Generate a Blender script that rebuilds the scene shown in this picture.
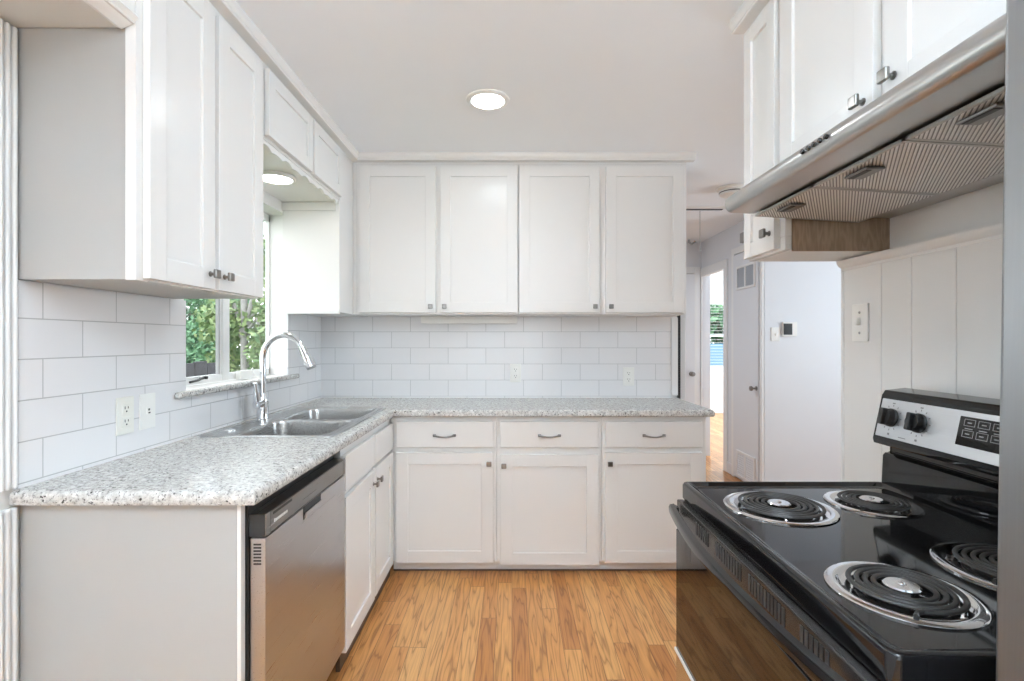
import bpy, bmesh, math, random
from mathutils import Vector, Matrix

R = math.radians
S = bpy.context.scene
COL = S.collection
for o in list(bpy.data.objects):
    bpy.data.objects.remove(o)

# ------------------------------------------------------------------ camera
EYE = 1.29
cam = bpy.data.cameras.new('camera')
cam.sensor_width = 36.0
cam.lens = 500.0 / 1024.0 * 36.0
cam.clip_start = 0.02
camo = bpy.data.objects.new('camera', cam)
COL.objects.link(camo)
camo.location = (0, 0, EYE)
camo.rotation_euler = (R(90), 0, 0)
S.camera = camo

# ------------------------------------------------------------------ light
S.view_settings.view_transform = 'Standard'
S.view_settings.look = 'None'
S.view_settings.gamma = 1.0
S.view_settings.use_curve_mapping = False
S.view_settings.exposure = 1.36
S.cycles.use_denoising = True
S.cycles.max_bounces = 10
S.cycles.diffuse_bounces = 6
S.cycles.glossy_bounces = 5
S.cycles.transparent_max_bounces = 12
S.cycles.caustics_reflective = False
S.cycles.caustics_refractive = False
S.cycles.sample_clamp_indirect = 6.0

WORLD_STRENGTH = 1.5
w = bpy.data.worlds.new('daylight')
S.world = w
w.use_nodes = True
bg = w.node_tree.nodes['Background']
bg.inputs[0].default_value = (0.90, 0.95, 1.0, 1)
bg.inputs[1].default_value = WORLD_STRENGTH


def window_fill(name, loc, rot, sx, sy, power, color):
    """fill light for an added, unseen window: an area light standing in its opening"""
    l = bpy.data.lights.new(name, 'AREA')
    l.shape = 'RECTANGLE'
    l.size, l.size_y = sx, sy
    l.energy = power
    l.color = color
    o = bpy.data.objects.new(name, l)
    COL.objects.link(o)
    o.location = loc
    o.rotation_euler = rot
    return o


def lamp(name, loc, power, size, color=(1, 0.96, 0.90), spread=180, rot=(0, 0, 0)):
    l = bpy.data.lights.new(name, 'AREA')
    l.shape = 'DISK'
    l.size = size
    l.energy = power
    l.color = color
    l.spread = R(spread)
    o = bpy.data.objects.new(name, l)
    COL.objects.link(o)
    o.location = loc
    o.rotation_euler = rot
    return o


COOLW = (0.70, 0.86, 1.0)
window_fill('patio_window_fill', (-0.1, -3.60, 1.30), (R(90), 0, 0), 1.9, 1.8, 3, COOLW)  # fill from behind the camera; the patio window is added for it
window_fill('bedroom_side_window_fill', (4.99, 6.9, 1.45), (0, R(90), 0), 1.2, 1.7, 55, COOLW)  # brightens the far room from an added side window, out of view
window_fill('hall_window_fill', (3.99, 2.6, 1.45), (0, R(90), 0), 1.2, 1.4, 17, COOLW)  # brightens the hall from an added window, out of view
lamp('recessed_lamp_sink_side', (-0.11, 2.28, 2.372), 1.3, 0.14, (0.82, 0.92, 1.0))
lamp('recessed_lamp_entry_side', (-0.11, 0.95, 2.372), 1.2, 0.14, (0.82, 0.92, 1.0))
lamp('added_hall_lamp', (0.35, 4.45, 2.372), 8.0, 0.14, (0.74, 0.87, 1.0))  # added unseen lamp that lifts the dark hall
lamp('sink_lamp', (-1.09, 2.31, 2.028), 0.3, 0.13, (0.95, 0.98, 1.0))
lamp('added_pendant_down', (0.12, -0.75, 1.83), 0.6, 0.40, COOLW)  # weak downward fill of the added pendant
lamp('added_pendant_up', (0.12, -0.75, 1.98), 60, 0.40, COOLW, rot=(R(180), 0, 0))  # main fill: added uplight standing in for flash bounced off the ceiling

# ------------------------------------------------------------------ materials
MATS = {}


def nt(name):
    m = bpy.data.materials.new(name)
    m.use_nodes = True
    n = m.node_tree
    return m, n, n.nodes['Principled BSDF']


def setp(b, **k):
    for a, v in k.items():
        a = a.replace('_', ' ')
        if a in b.inputs:
            b.inputs[a].default_value = v


def simple(name, col, rough=0.5, metal=0.0, spec=0.5, coat=0.0, var=0.02, scale=6.0, bump=0.0, bscale=60.0, emit=0.0):
    """paint-like material: base colour with a faint noise mottling, optional fine bump"""
    m, n, b = nt(name)
    tc = n.nodes.new('ShaderNodeNewGeometry')
    no = n.nodes.new('ShaderNodeTexNoise')
    no.inputs['Scale'].default_value = scale
    n.links.new(tc.outputs['Position'], no.inputs['Vector'])
    mx = n.nodes.new('ShaderNodeMix')
    mx.data_type = 'RGBA'
    c0 = [max(0, c * (1 - var)) for c in col]
    c1 = [min(1, c * (1 + var)) for c in col]
    mx.inputs['A'].default_value = (*c0, 1)
    mx.inputs['B'].default_value = (*c1, 1)
    n.links.new(no.outputs[0], mx.inputs['Factor'])
    n.links.new(mx.outputs['Result'], b.inputs['Base Color'])
    b.inputs['Roughness'].default_value = rough
    b.inputs['Metallic'].default_value = metal
    b.inputs['Specular IOR Level'].default_value = spec
    b.inputs['Coat Weight'].default_value = coat
    if bump:
        n2 = n.nodes.new('ShaderNodeTexNoise')
        n2.inputs['Scale'].default_value = bscale
        n.links.new(tc.outputs['Position'], n2.inputs['Vector'])
        bp = n.nodes.new('ShaderNodeBump')
        bp.inputs['Strength'].default_value = bump
        bp.inputs['Distance'].default_value = 0.002
        n.links.new(n2.outputs[0], bp.inputs['Height'])
        n.links.new(bp.outputs['Normal'], b.inputs['Normal'])
    if emit:
        b.inputs['Emission Color'].default_value = (1, 0.97, 0.92, 1)
        b.inputs['Emission Strength'].default_value = emit
    MATS[name] = m
    return m


def math_node(n, op, a, b=None):
    x = n.nodes.new('ShaderNodeMath')
    x.operation = op
    for i, v in enumerate((a, b)):
        if v is None:
            continue
        if isinstance(v, (int, float)):
            x.inputs[i].default_value = v
        else:
            n.links.new(v, x.inputs[i])
    return x.outputs[0]


def ramp(n, fac, stops):
    r = n.nodes.new('ShaderNodeValToRGB')
    e = r.color_ramp.elements
    e[0].position, e[0].color = stops[0][0], (*stops[0][1], 1)
    e[1].position, e[1].color = stops[-1][0], (*stops[-1][1], 1)
    for p, c in stops[1:-1]:
        x = e.new(p)
        x.color = (*c, 1)
    n.links.new(fac, r.inputs['Fac'])
    return r.outputs['Color']


def mixc(n, f, a, b):
    x = n.nodes.new('ShaderNodeMix')
    x.data_type = 'RGBA'
    for s, v in (('Factor', f), ('A', a), ('B', b)):
        if isinstance(v, (int, float)):
            x.inputs[s].default_value = v
        elif isinstance(v, tuple):
            x.inputs[s].default_value = (*v, 1)
        else:
            n.links.new(v, x.inputs[s])
    return x.outputs['Result']


def tile_material(name, axis, u_off, v_off):
    m, n, b = nt(name)
    g = n.nodes.new('ShaderNodeNewGeometry')
    s = n.nodes.new('ShaderNodeSeparateXYZ')
    n.links.new(g.outputs['Position'], s.inputs[0])
    u = math_node(n, 'SUBTRACT', s.outputs[axis], u_off)
    v = math_node(n, 'SUBTRACT', s.outputs['Z'], v_off)
    c = n.nodes.new('ShaderNodeCombineXYZ')
    n.links.new(u, c.inputs[0])
    n.links.new(v, c.inputs[1])
    br = n.nodes.new('ShaderNodeTexBrick')
    br.offset = 0.5
    br.inputs['Scale'].default_value = 1.0
    br.inputs['Brick Width'].default_value = 0.2475
    br.inputs['Row Height'].default_value = 0.1055
    br.inputs['Mortar Size'].default_value = 0.0016
    br.inputs['Mortar Smooth'].default_value = 0.15
    br.inputs['Color1'].default_value = (0.81, 0.805, 0.81, 1)
    br.inputs['Color2'].default_value = (0.785, 0.78, 0.785, 1)
    br.inputs['Mortar'].default_value = (0.50, 0.50, 0.50, 1)
    n.links.new(c.outputs[0], br.inputs['Vector'])
    n.links.new(br.outputs['Color'], b.inputs['Base Color'])
    b.inputs['Roughness'].default_value = 0.16
    b.inputs['Specular IOR Level'].default_value = 0.45
    inv = math_node(n, 'SUBTRACT', 1.0, br.outputs['Fac'])
    no = n.nodes.new('ShaderNodeTexNoise')
    no.inputs['Scale'].default_value = 5
    n.links.new(g.outputs['Position'], no.inputs['Vector'])
    h = math_node(n, 'ADD', inv, math_node(n, 'MULTIPLY', no.outputs[0], 0.35))
    bp = n.nodes.new('ShaderNodeBump')
    bp.inputs['Strength'].default_value = 0.5
    bp.inputs['Distance'].default_value = 0.0015
    n.links.new(h, bp.inputs['Height'])
    n.links.new(bp.outputs['Normal'], b.inputs['Normal'])
    return m


def granite_material():
    m, n, b = nt('speckled_granite')
    g = n.nodes.new('ShaderNodeNewGeometry')
    P = g.outputs['Position']

    def noise(scale, detail=3, rough=0.6):
        x = n.nodes.new('ShaderNodeTexNoise')
        x.inputs['Scale'].default_value = scale
        x.inputs['Detail'].default_value = detail
        x.inputs['Roughness'].default_value = rough
        n.links.new(P, x.inputs['Vector'])
        return x.outputs[0]
    base = ramp(n, noise(60, 4, 0.7), [(0.30, (0.36, 0.345, 0.32)), (0.47, (0.56, 0.545, 0.515)), (0.64, (0.73, 0.72, 0.69))])
    grey = ramp(n, noise(130, 2, 0.6), [(0.55, (0, 0, 0)), (0.66, (1, 1, 1))])
    c1 = mixc(n, grey, base, (0.27, 0.26, 0.25))
    v = n.nodes.new('ShaderNodeTexVoronoi')
    v.inputs['Scale'].default_value = 74
    dn = n.nodes.new('ShaderNodeTexNoise')
    dn.inputs['Scale'].default_value = 120
    n.links.new(P, dn.inputs['Vector'])
    va = n.nodes.new('ShaderNodeVectorMath')
    va.operation = 'SCALE'
    va.inputs['Scale'].default_value = 0.016
    n.links.new(dn.outputs['Color'], va.inputs[0])
    vb = n.nodes.new('ShaderNodeVectorMath')
    vb.operation = 'ADD'
    n.links.new(P, vb.inputs[0])
    n.links.new(va.outputs[0], vb.inputs[1])
    n.links.new(vb.outputs[0], v.inputs['Vector'])
    sp = ramp(n, v.outputs['Distance'], [(0.22, (1, 1, 1)), (0.34, (0, 0, 0))])
    pick = ramp(n, noise(34, 3, 0.7), [(0.50, (0, 0, 0)), (0.56, (1, 1, 1))])
    dark = n.nodes.new('ShaderNodeMix')
    dark.data_type = 'RGBA'
    dark.blend_type = 'MULTIPLY'
    dark.inputs['Factor'].default_value = 1
    n.links.new(sp, dark.inputs['A'])
    n.links.new(pick, dark.inputs['B'])
    c2 = mixc(n, dark.outputs['Result'], c1, (0.045, 0.04, 0.038))
    n.links.new(c2, b.inputs['Base Color'])
    b.inputs['Roughness'].default_value = 0.27
    b.inputs['Specular IOR Level'].default_value = 0.28
    return m


def oak_material():
    m, n, b = nt('oak_strip_floor')
    g = n.nodes.new('ShaderNodeNewGeometry')
    s = n.nodes.new('ShaderNodeSeparateXYZ')
    n.links.new(g.outputs['Position'], s.inputs[0])
    W, L = 0.072, 0.95
    xr = math_node(n, 'DIVIDE', s.outputs['X'], W)
    row = math_node(n, 'FLOOR', xr)
    wn = n.nodes.new('ShaderNodeTexWhiteNoise')
    wn.noise_dimensions = '1D'
    n.links.new(row, wn.inputs['W'])
    yy = math_node(n, 'ADD', math_node(n, 'DIVIDE', s.outputs['Y'], L), math_node(n, 'MULTIPLY', wn.outputs['Value'], 7.31))
    seg = math_node(n, 'FLOOR', yy)
    cid = n.nodes.new('ShaderNodeCombineXYZ')
    n.links.new(row, cid.inputs[0])
    n.links.new(seg, cid.inputs[1])
    w2 = n.nodes.new('ShaderNodeTexWhiteNoise')
    w2.noise_dimensions = '2D'
    n.links.new(cid.outputs[0], w2.inputs['Vector'])
    rnd = w2.outputs['Value']
    # grain coordinates, shifted board by board
    gx = math_node(n, 'ADD', math_node(n, 'MULTIPLY', s.outputs['X'], 1.0), math_node(n, 'MULTIPLY', rnd, 13.7))
    gy = math_node(n, 'ADD', math_node(n, 'MULTIPLY', s.outputs['Y'], 0.085), math_node(n, 'MULTIPLY', rnd, 5.3))
    gc = n.nodes.new('ShaderNodeCombineXYZ')
    n.links.new(gx, gc.inputs[0])
    n.links.new(gy, gc.inputs[1])
    n1 = n.nodes.new('ShaderNodeTexNoise')
    n1.inputs['Scale'].default_value = 17
    n1.inputs['Detail'].default_value = 2
    n.links.new(gc.outputs[0], n1.inputs['Vector'])
    rings = math_node(n, 'FRACT', math_node(n, 'MULTIPLY', n1.outputs[0], 8.0))
    ringc = ramp(n, rings, [(0.0, (0.50, 0.44, 0.38)), (0.13, (0.88, 0.86, 0.84)), (0.5, (1, 1, 1)), (0.86, (0.86, 0.83, 0.80)), (1.0, (0.50, 0.44, 0.38))])
    n2 = n.nodes.new('ShaderNodeTexNoise')
    n2.inputs['Scale'].default_value = 190
    n2.inputs['Detail'].default_value = 4
    gc2 = n.nodes.new('ShaderNodeCombineXYZ')
    n.links.new(gx, gc2.inputs[0])
    n.links.new(math_node(n, 'MULTIPLY', gy, 0.35), gc2.inputs[1])
    n.links.new(gc2.outputs[0], n2.inputs['Vector'])
    fine = ramp(n, n2.outputs[0], [(0.30, (0.74, 0.74, 0.74)), (0.55, (1, 1, 1))])
    tone = ramp(n, rnd, [(0.0, (0.53, 0.215, 0.062)), (0.3, (0.64, 0.288, 0.092)), (0.65, (0.71, 0.345, 0.118)), (1.0, (0.77, 0.415, 0.16))])

    def mul(a, bb, f=1.0):
        x = n.nodes.new('ShaderNodeMix')
        x.data_type = 'RGBA'
        x.blend_type = 'MULTIPLY'
        x.inputs['Factor'].default_value = f
        n.links.new(a, x.inputs['A'])
        n.links.new(bb, x.inputs['B'])
        return x.outputs['Result']
    col = mul(mul(tone, ringc, 0.9), fine, 0.8)
    fx = math_node(n, 'ABSOLUTE', math_node(n, 'SUBTRACT', math_node(n, 'FRACT', xr), 0.5))
    fy = math_node(n, 'ABSOLUTE', math_node(n, 'SUBTRACT', math_node(n, 'FRACT', yy), 0.5))
    gapx = math_node(n, 'GREATER_THAN', fx, 0.5 - 0.016)
    gapy = math_node(n, 'GREATER_THAN', fy, 0.5 - 0.0014)
    gap = math_node(n, 'MAXIMUM', gapx, gapy)
    col = mixc(n, math_node(n, 'MULTIPLY', gap, 0.72), col, (0.12, 0.055, 0.022))
    n.links.new(col, b.inputs['Base Color'])
    b.inputs['Roughness'].default_value = 0.30
    b.inputs['Specular IOR Level'].default_value = 0.45
    bp = n.nodes.new('ShaderNodeBump')
    bp.inputs['Strength'].default_value = 0.3
    bp.inputs['Distance'].default_value = 0.001
    n.links.new(math_node(n, 'SUBTRACT', 1.0, gap), bp.inputs['Height'])
    n.links.new(bp.outputs['Normal'], b.inputs['Normal'])
    return m


def steel_material(name, col, rough, axis, amt=0.25):
    """brushed metal: streaks along one axis shift roughness and tone a little"""
    m, n, b = nt(name)
    g = n.nodes.new('ShaderNodeNewGeometry')
    mp = n.nodes.new('ShaderNodeMapping')
    sc = [420, 420, 420]
    sc[axis] = 4
    mp.inputs['Scale'].default_value = sc
    n.links.new(g.outputs['Position'], mp.inputs['Vector'])
    no = n.nodes.new('ShaderNodeTexNoise')
    no.inputs['Scale'].default_value = 1.0
    no.inputs['Detail'].default_value = 2
    n.links.new(mp.outputs[0], no.inputs['Vector'])
    c = mixc(n, no.outputs[0], tuple(x * (1 - amt * 0.35) for x in col), tuple(min(1, x * (1 + amt * 0.35)) for x in col))
    n.links.new(c, b.inputs['Base Color'])
    b.inputs['Metallic'].default_value = 1.0
    r = n.nodes.new('ShaderNodeMapRange')
    r.inputs['To Min'].default_value = rough * (1 - amt)
    r.inputs['To Max'].default_value = rough * (1 + amt)
    n.links.new(no.outputs[0], r.inputs['Value'])
    n.links.new(r.outputs[0], b.inputs['Roughness'])
    return m


def wood_material(name, c0, c1, axis):
    m, n, b = nt(name)
    g = n.nodes.new('ShaderNodeNewGeometry')
    mp = n.nodes.new('ShaderNodeMapping')
    sc = [9, 9, 9]
    sc[axis] = 1.6
    mp.inputs['Scale'].default_value = sc
    n.links.new(g.outputs['Position'], mp.inputs['Vector'])
    no = n.nodes.new('ShaderNodeTexNoise')
    no.inputs['Scale'].default_value = 2.2
    no.inputs['Detail'].default_value = 3
    n.links.new(mp.outputs[0], no.inputs['Vector'])
    f = math_node(n, 'FRACT', math_node(n, 'MULTIPLY', no.outputs[0], 11))
    col = ramp(n, f, [(0, c0), (0.5, c1), (1, c0)])
    n.links.new(col, b.inputs['Base Color'])
    b.inputs['Roughness'].default_value = 0.6
    return m


def filter_material():
    m, n, b = nt('slotted_filter_metal')
    g = n.nodes.new('ShaderNodeNewGeometry')
    s = n.nodes.new('ShaderNodeSeparateXYZ')
    n.links.new(g.outputs['Position'], s.inputs[0])
    t = math_node(n, 'ADD', math_node(n, 'MULTIPLY', s.outputs['X'], 0.835), math_node(n, 'MULTIPLY', s.outputs['Y'], -0.55))
    st = math_node(n, 'FRACT', math_node(n, 'DIVIDE', t, 0.0062))
    tri = math_node(n, 'ABSOLUTE', math_node(n, 'SUBTRACT', st, 0.5))
    col = ramp(n, tri, [(0.13, (0.22, 0.215, 0.21)), (0.24, (0.80, 0.79, 0.78))])
    n.links.new(col, b.inputs['Base Color'])
    b.inputs['Metallic'].default_value = 0.25
    b.inputs['Roughness'].default_value = 0.42
    bp = n.nodes.new('ShaderNodeBump')
    bp.inputs['Strength'].default_value = 0.6
    bp.inputs['Distance'].default_value = 0.002
    n.links.new(tri, bp.inputs['Height'])
    n.links.new(bp.outputs['Normal'], b.inputs['Normal'])
    return m


def pane_material(name, tint):
    m = bpy.data.materials.new(name)
    m.use_nodes = True
    n = m.node_tree
    n.nodes.clear()
    o = n.nodes.new('ShaderNodeOutputMaterial')
    tr = n.nodes.new('ShaderNodeBsdfTransparent')
    tr.inputs[0].default_value = (*tint, 1)
    gl = n.nodes.new('ShaderNodeBsdfGlossy')
    gl.inputs['Roughness'].default_value = 0.01
    fr = n.nodes.new('ShaderNodeFresnel')
    fr.inputs['IOR'].default_value = 1.45
    mx = n.nodes.new('ShaderNodeMixShader')
    geo = n.nodes.new('ShaderNodeNewGeometry')
    front = math_node(n, 'SUBTRACT', 1.0, geo.outputs['Backfacing'])
    n.links.new(math_node(n, 'MULTIPLY', fr.outputs[0], front), mx.inputs[0])
    n.links.new(tr.outputs[0], mx.inputs[1])
    n.links.new(gl.outputs[0], mx.inputs[2])
    n.links.new(mx.outputs[0], o.inputs[0])
    return m


def leaf_material(name, c0, c1, scale=1.2):
    m, n, b = nt(name)
    g = n.nodes.new('ShaderNodeNewGeometry')
    no = n.nodes.new('ShaderNodeTexNoise')
    no.inputs['Scale'].default_value = scale * 9
    no.inputs['Detail'].default_value = 1
    n.links.new(g.outputs['Position'], no.inputs['Vector'])
    col = ramp(n, no.outputs[0], [(0.3, c0), (0.7, c1)])
    n.links.new(col, b.inputs['Base Color'])
    b.inputs['Roughness'].default_value = 0.5
    b.inputs['Subsurface Weight'].default_value = 0.0
    return m


CAB = simple('cabinet_paint', (0.795, 0.785, 0.765), 0.27, spec=0.4, var=0.01, bump=0.03, bscale=25)
PAINT = simple('wall_paint', (0.80, 0.79, 0.77), 0.6, var=0.015, bump=0.05, bscale=90)
COOL = simple('cool_wall_paint', (0.735, 0.75, 0.775), 0.55, var=0.015, bump=0.05, bscale=90)
CEIL = simple('ceiling_paint', (0.87, 0.905, 0.94), 0.75, var=0.01, bump=0.05, bscale=120)
TRIMW = simple('trim_paint', (0.82, 0.82, 0.81), 0.35, var=0.01)
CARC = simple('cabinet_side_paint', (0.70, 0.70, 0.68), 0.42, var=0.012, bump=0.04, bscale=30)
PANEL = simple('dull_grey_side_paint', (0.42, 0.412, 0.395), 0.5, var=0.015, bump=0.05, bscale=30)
PLAS = simple('white_plastic', (0.84, 0.835, 0.80), 0.35, var=0.005)
IVORY = simple('ivory_plastic', (0.80, 0.79, 0.73), 0.35, var=0.005)
DARK = simple('dark_slot', (0.03, 0.03, 0.03), 0.5)
GREYP = simple('grey_plastic', (0.36, 0.36, 0.36), 0.4)
BLACKG = simple('black_enamel', (0.006, 0.006, 0.0065), 0.06, spec=0.45, coat=0.0)
BLACKD = simple('black_glass', (0.006, 0.005, 0.005), 0.03, spec=0.5)
BLACKP = simple('black_plastic', (0.018, 0.018, 0.018), 0.3)
COILM = simple('coil_iron', (0.045, 0.042, 0.040), 0.48, metal=0.3, var=0.2, scale=40)
VENTM = simple('vent_strip_paint', (0.05, 0.045, 0.042), 0.25, metal=0.4)
CHROME = simple('chrome', (0.78, 0.79, 0.81), 0.07, metal=1.0, var=0.01)
NICKEL = simple('satin_nickel', (0.26, 0.245, 0.23), 0.28, metal=1.0, var=0.05)
SILVER = steel_material('silver_panel', (0.66, 0.67, 0.69), 0.38, 1, 0.12)
STEELX = steel_material('brushed_steel_door', (0.50, 0.50, 0.515), 0.30, 1, 0.22)
STEELP = steel_material('polished_steel_panel', (0.60, 0.58, 0.56), 0.13, 1, 0.1)
STEELC = steel_material('brushed_steel_console', (0.25, 0.245, 0.24), 0.3, 1, 0.22)
STEELS = steel_material('sink_steel', (0.50, 0.495, 0.485), 0.28, 1, 0.18)
STEELH = steel_material('hood_steel', (0.50, 0.49, 0.475), 0.30, 1, 0.06)
STEELF = steel_material('fridge_steel', (0.34, 0.345, 0.35), 0.34, 2, 0.15)
FILT = filter_material()
GRAN = granite_material()
OAK = oak_material()
RAWW = wood_material('unfinished_plywood', (0.30, 0.215, 0.145), (0.40, 0.295, 0.205), 2)
TILEL = tile_material('left_tiles', 'Y', 1.594 - 0.2475 - 0.012, 0.925 - 0.1055)
TILEB = tile_material('back_tiles', 'X', -0.543, 0.925 - 0.1055 * 2)
GLASS = pane_material('window_glass', (0.98, 0.99, 0.985))
LENS = simple('lit_lens', (1, 1, 1), 0.4, emit=5.0)
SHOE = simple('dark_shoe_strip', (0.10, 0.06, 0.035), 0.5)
LEAFA = leaf_material('hedge_leaves', (0.05, 0.15, 0.075), (0.17, 0.34, 0.17))
LEAFB = leaf_material('tree_leaves', (0.10, 0.20, 0.07), (0.33, 0.40, 0.18))
BARK = simple('grey_bark', (0.32, 0.30, 0.29), 0.9, var=0.3, scale=20)
SOIL = simple('lawn_ground', (0.13, 0.20, 0.08), 0.9, var=0.3, scale=3)
FENCE = simple('weathered_fence', (0.07, 0.065, 0.075), 0.8, var=0.3, scale=12)
SIDING = simple('pale_siding', (0.20, 0.36, 0.52), 0.7)
VENTG = simple('vent_filter_grey', (0.42, 0.44, 0.47), 0.7)
WHITEINK = simple('white_print', (0.75, 0.74, 0.72), 0.5)
GREYINK = simple('grey_print', (0.22, 0.22, 0.23), 0.5)


# ------------------------------------------------------------------ mesh helpers
class B:
    """collects shapes into one mesh; every shape may carry its own material slot"""

    def __init__(self, M=None):
        self.bm = bmesh.new()
        self.M = M

    def add(self, t, mi=0, M=None):
        if self.M is not None or M is not None:
            X = (self.M if self.M is not None else Matrix()) @ (M if M is not None else Matrix())
            bmesh.ops.transform(t, matrix=X, verts=t.verts)
        mp = {}
        for v in t.verts:
            mp[v] = self.bm.verts.new(v.co)
        for f in t.faces:
            try:
                nf = self.bm.faces.new([mp[v] for v in f.verts])
                nf.material_index = mi
            except ValueError:
                pass
        t.free()
        return self

    def box(self, x0, x1, y0, y1, z0, z1, bev=0.0, seg=2, mi=0, M=None):
        t = bmesh.new()
        vs = [t.verts.new((x, y, z)) for x in (x0, x1) for y in (y0, y1) for z in (z0, z1)]
        for f in ((0, 1, 3, 2), (4, 6, 7, 5), (0, 4, 5, 1), (2, 3, 7, 6), (0, 2, 6, 4), (1, 5, 7, 3)):
            t.faces.new([vs[i] for i in f])
        if bev:
            bmesh.ops.bevel(t, geom=t.edges[:], offset=bev, segments=seg, profile=0.5, affect='EDGES', clamp_overlap=True)
        bmesh.ops.recalc_face_normals(t, faces=t.faces[:])
        return self.add(t, mi, M)

    def lathe(self, prof, seg=32, mi=0, M=None):
        """prof: (radius, z) pairs, turned about z"""
        t = bmesh.new()
        rings = []
        for r, z in prof:
            if r < 1e-6:
                rings.append([t.verts.new((0, 0, z))])
            else:
                rings.append([t.verts.new((r * math.cos(2 * math.pi * k / seg), r * math.sin(2 * math.pi * k / seg), z)) for k in range(seg)])
        for a, b in zip(rings, rings[1:]):
            for k in range(seg):
                k2 = (k + 1) % seg
                q = ([a[0]] if len(a) == 1 else [a[k], a[k2]]) + ([b[0]] if len(b) == 1 else [b[k2], b[k]])
                if len(q) > 2:
                    t.faces.new(q)
        bmesh.ops.recalc_face_normals(t, faces=t.faces[:])
        return self.add(t, mi, M)

    def tube(self, pts, r, seg=10, mi=0, M=None, flat=1.0, cap=True):
        """a round bar swept along pts; r is one radius or one per point; flat squashes its height"""
        t = bmesh.new()
        pts = [Vector(p) for p in pts]
        rs = r if isinstance(r, (list, tuple)) else [r] * len(pts)
        d = (pts[1] - pts[0]).normalized()
        up = Vector((0, 0, 1)) if abs(d.z) < 0.9 else Vector((0, 1, 0))
        n = (up - d * up.dot(d)).normalized()
        rings = []
        for i, p in enumerate(pts):
            if i == 0:
                d = (pts[1] - p).normalized()
            elif i == len(pts) - 1:
                d = (p - pts[i - 1]).normalized()
            else:
                d = ((pts[i + 1] - p).normalized() + (p - pts[i - 1]).normalized()).normalized()
            n = (n - d * n.dot(d)).normalized()
            bn = d.cross(n)
            rings.append([t.verts.new(p + (n * math.cos(2 * math.pi * k / seg) * flat + bn * math.sin(2 * math.pi * k / seg)) * rs[i]) for k in range(seg)])
        for a, b in zip(rings, rings[1:]):
            for k in range(seg):
                t.faces.new((a[k], a[(k + 1) % seg], b[(k + 1) % seg], b[k]))
        if cap:
            t.faces.new(rings[0][::-1])
            t.faces.new(rings[-1])
        bmesh.ops.recalc_face_normals(t, faces=t.faces[:])
        return self.add(t, mi, M)

    def prism(self, prof, axis, a0, a1, mi=0, M=None, bev=0.0):
        """prof: closed outline in the two other axes; drawn out along axis (0 x, 1 y, 2 z) from a0 to a1"""
        t = bmesh.new()

        def at(p, a):
            c = [0, 0, 0]
            o = [i for i in range(3) if i != axis]
            c[axis], c[o[0]], c[o[1]] = a, p[0], p[1]
            return t.verts.new(c)
        lo = [at(p, a0) for p in prof]
        hi = [at(p, a1) for p in prof]
        k = len(prof)
        for i in range(k):
            t.faces.new((lo[i], lo[(i + 1) % k], hi[(i + 1) % k], hi[i]))
        t.faces.new(lo[::-1])
        t.faces.new(hi)
        if bev:
            bmesh.ops.bevel(t, geom=t.edges[:], offset=bev, segments=2, profile=0.5, affect='EDGES', clamp_overlap=True)
        bmesh.ops.recalc_face_normals(t, faces=t.faces[:])
        return self.add(t, mi, M)


ORG = {}


def obj(name, b, mats, parent=None, smooth=True):
    me = bpy.data.meshes.new(name)
    org = ORG.get(parent.name, Vector()) if parent else Vector()
    if org.length > 0:
        bmesh.ops.translate(b.bm, verts=b.bm.verts, vec=-org)
    b.bm.to_mesh(me)
    b.bm.free()
    for m in (mats if isinstance(mats, (list, tuple)) else [mats]):
        me.materials.append(m)
    if smooth and len(me.polygons):
        me.polygons.foreach_set('use_smooth', [True] * len(me.polygons))
        me.set_sharp_from_angle(angle=R(38))
    o = bpy.data.objects.new(name, me)
    COL.objects.link(o)
    if smooth and len(me.polygons) < 4000:
        wn = o.modifiers.new('weighted_normals', 'WEIGHTED_NORMAL')
        wn.weight = 100
        wn.keep_sharp = True
    if parent:
        o.parent = parent
    ORG[o.name] = org
    return o


def thing(name, label, cat, loc=(0, 0, 0), group=None):
    o = bpy.data.objects.new(name, None)
    o.empty_display_size = 0.05
    COL.objects.link(o)
    o.location = loc
    o['label'] = label
    o['category'] = cat
    if group:
        o['group'] = group
    ORG[o.name] = Vector(loc)
    return o


def tag(o, label, cat, group=None):
    o['label'] = label
    o['category'] = cat
    if group:
        o['group'] = group
    return o


def struct(name, b, mats, parent=None, label=None, cat=None):
    o = obj(name, b, mats, parent)
    if parent is None:
        o['kind'] = 'structure'
        if label:
            o['label'] = label
            o['category'] = cat
    return o


T = Matrix.Translation


def face_y(x, y, z):           # local x -> +X, front looks to -Y
    return T((x, y, z))


def face_px(x, y, z):          # local x -> +Y, front looks to +X
    return T((x, y, z)) @ Matrix.Rotation(R(90), 4, 'Z')


def face_nx(x, y, z):          # local x -> -Y, front looks to -X
    return T((x, y, z)) @ Matrix.Rotation(R(-90), 4, 'Z')


def shaker(M, w, h, rail=0.062, t=0.02):
    b = B(M)
    e = 0.0022
    b.box(0, rail, -t, 0, 0, h, e)
    b.box(w - rail, w, -t, 0, 0, h, e)
    b.box(rail - 0.001, w - rail + 0.001, -t + 0.0003, 0, 0, rail, e)
    b.box(rail - 0.001, w - rail + 0.001, -t + 0.0003, 0, h - rail, h, e)
    b.box(rail - 0.004, w - rail + 0.004, -t + 0.0085, -0.003, rail - 0.004, h - rail + 0.004)
    return b


def slab_front(M, w, h, t=0.02):
    return B(M).box(0, w, -t, 0, 0, h, 0.004, 3)


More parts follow.
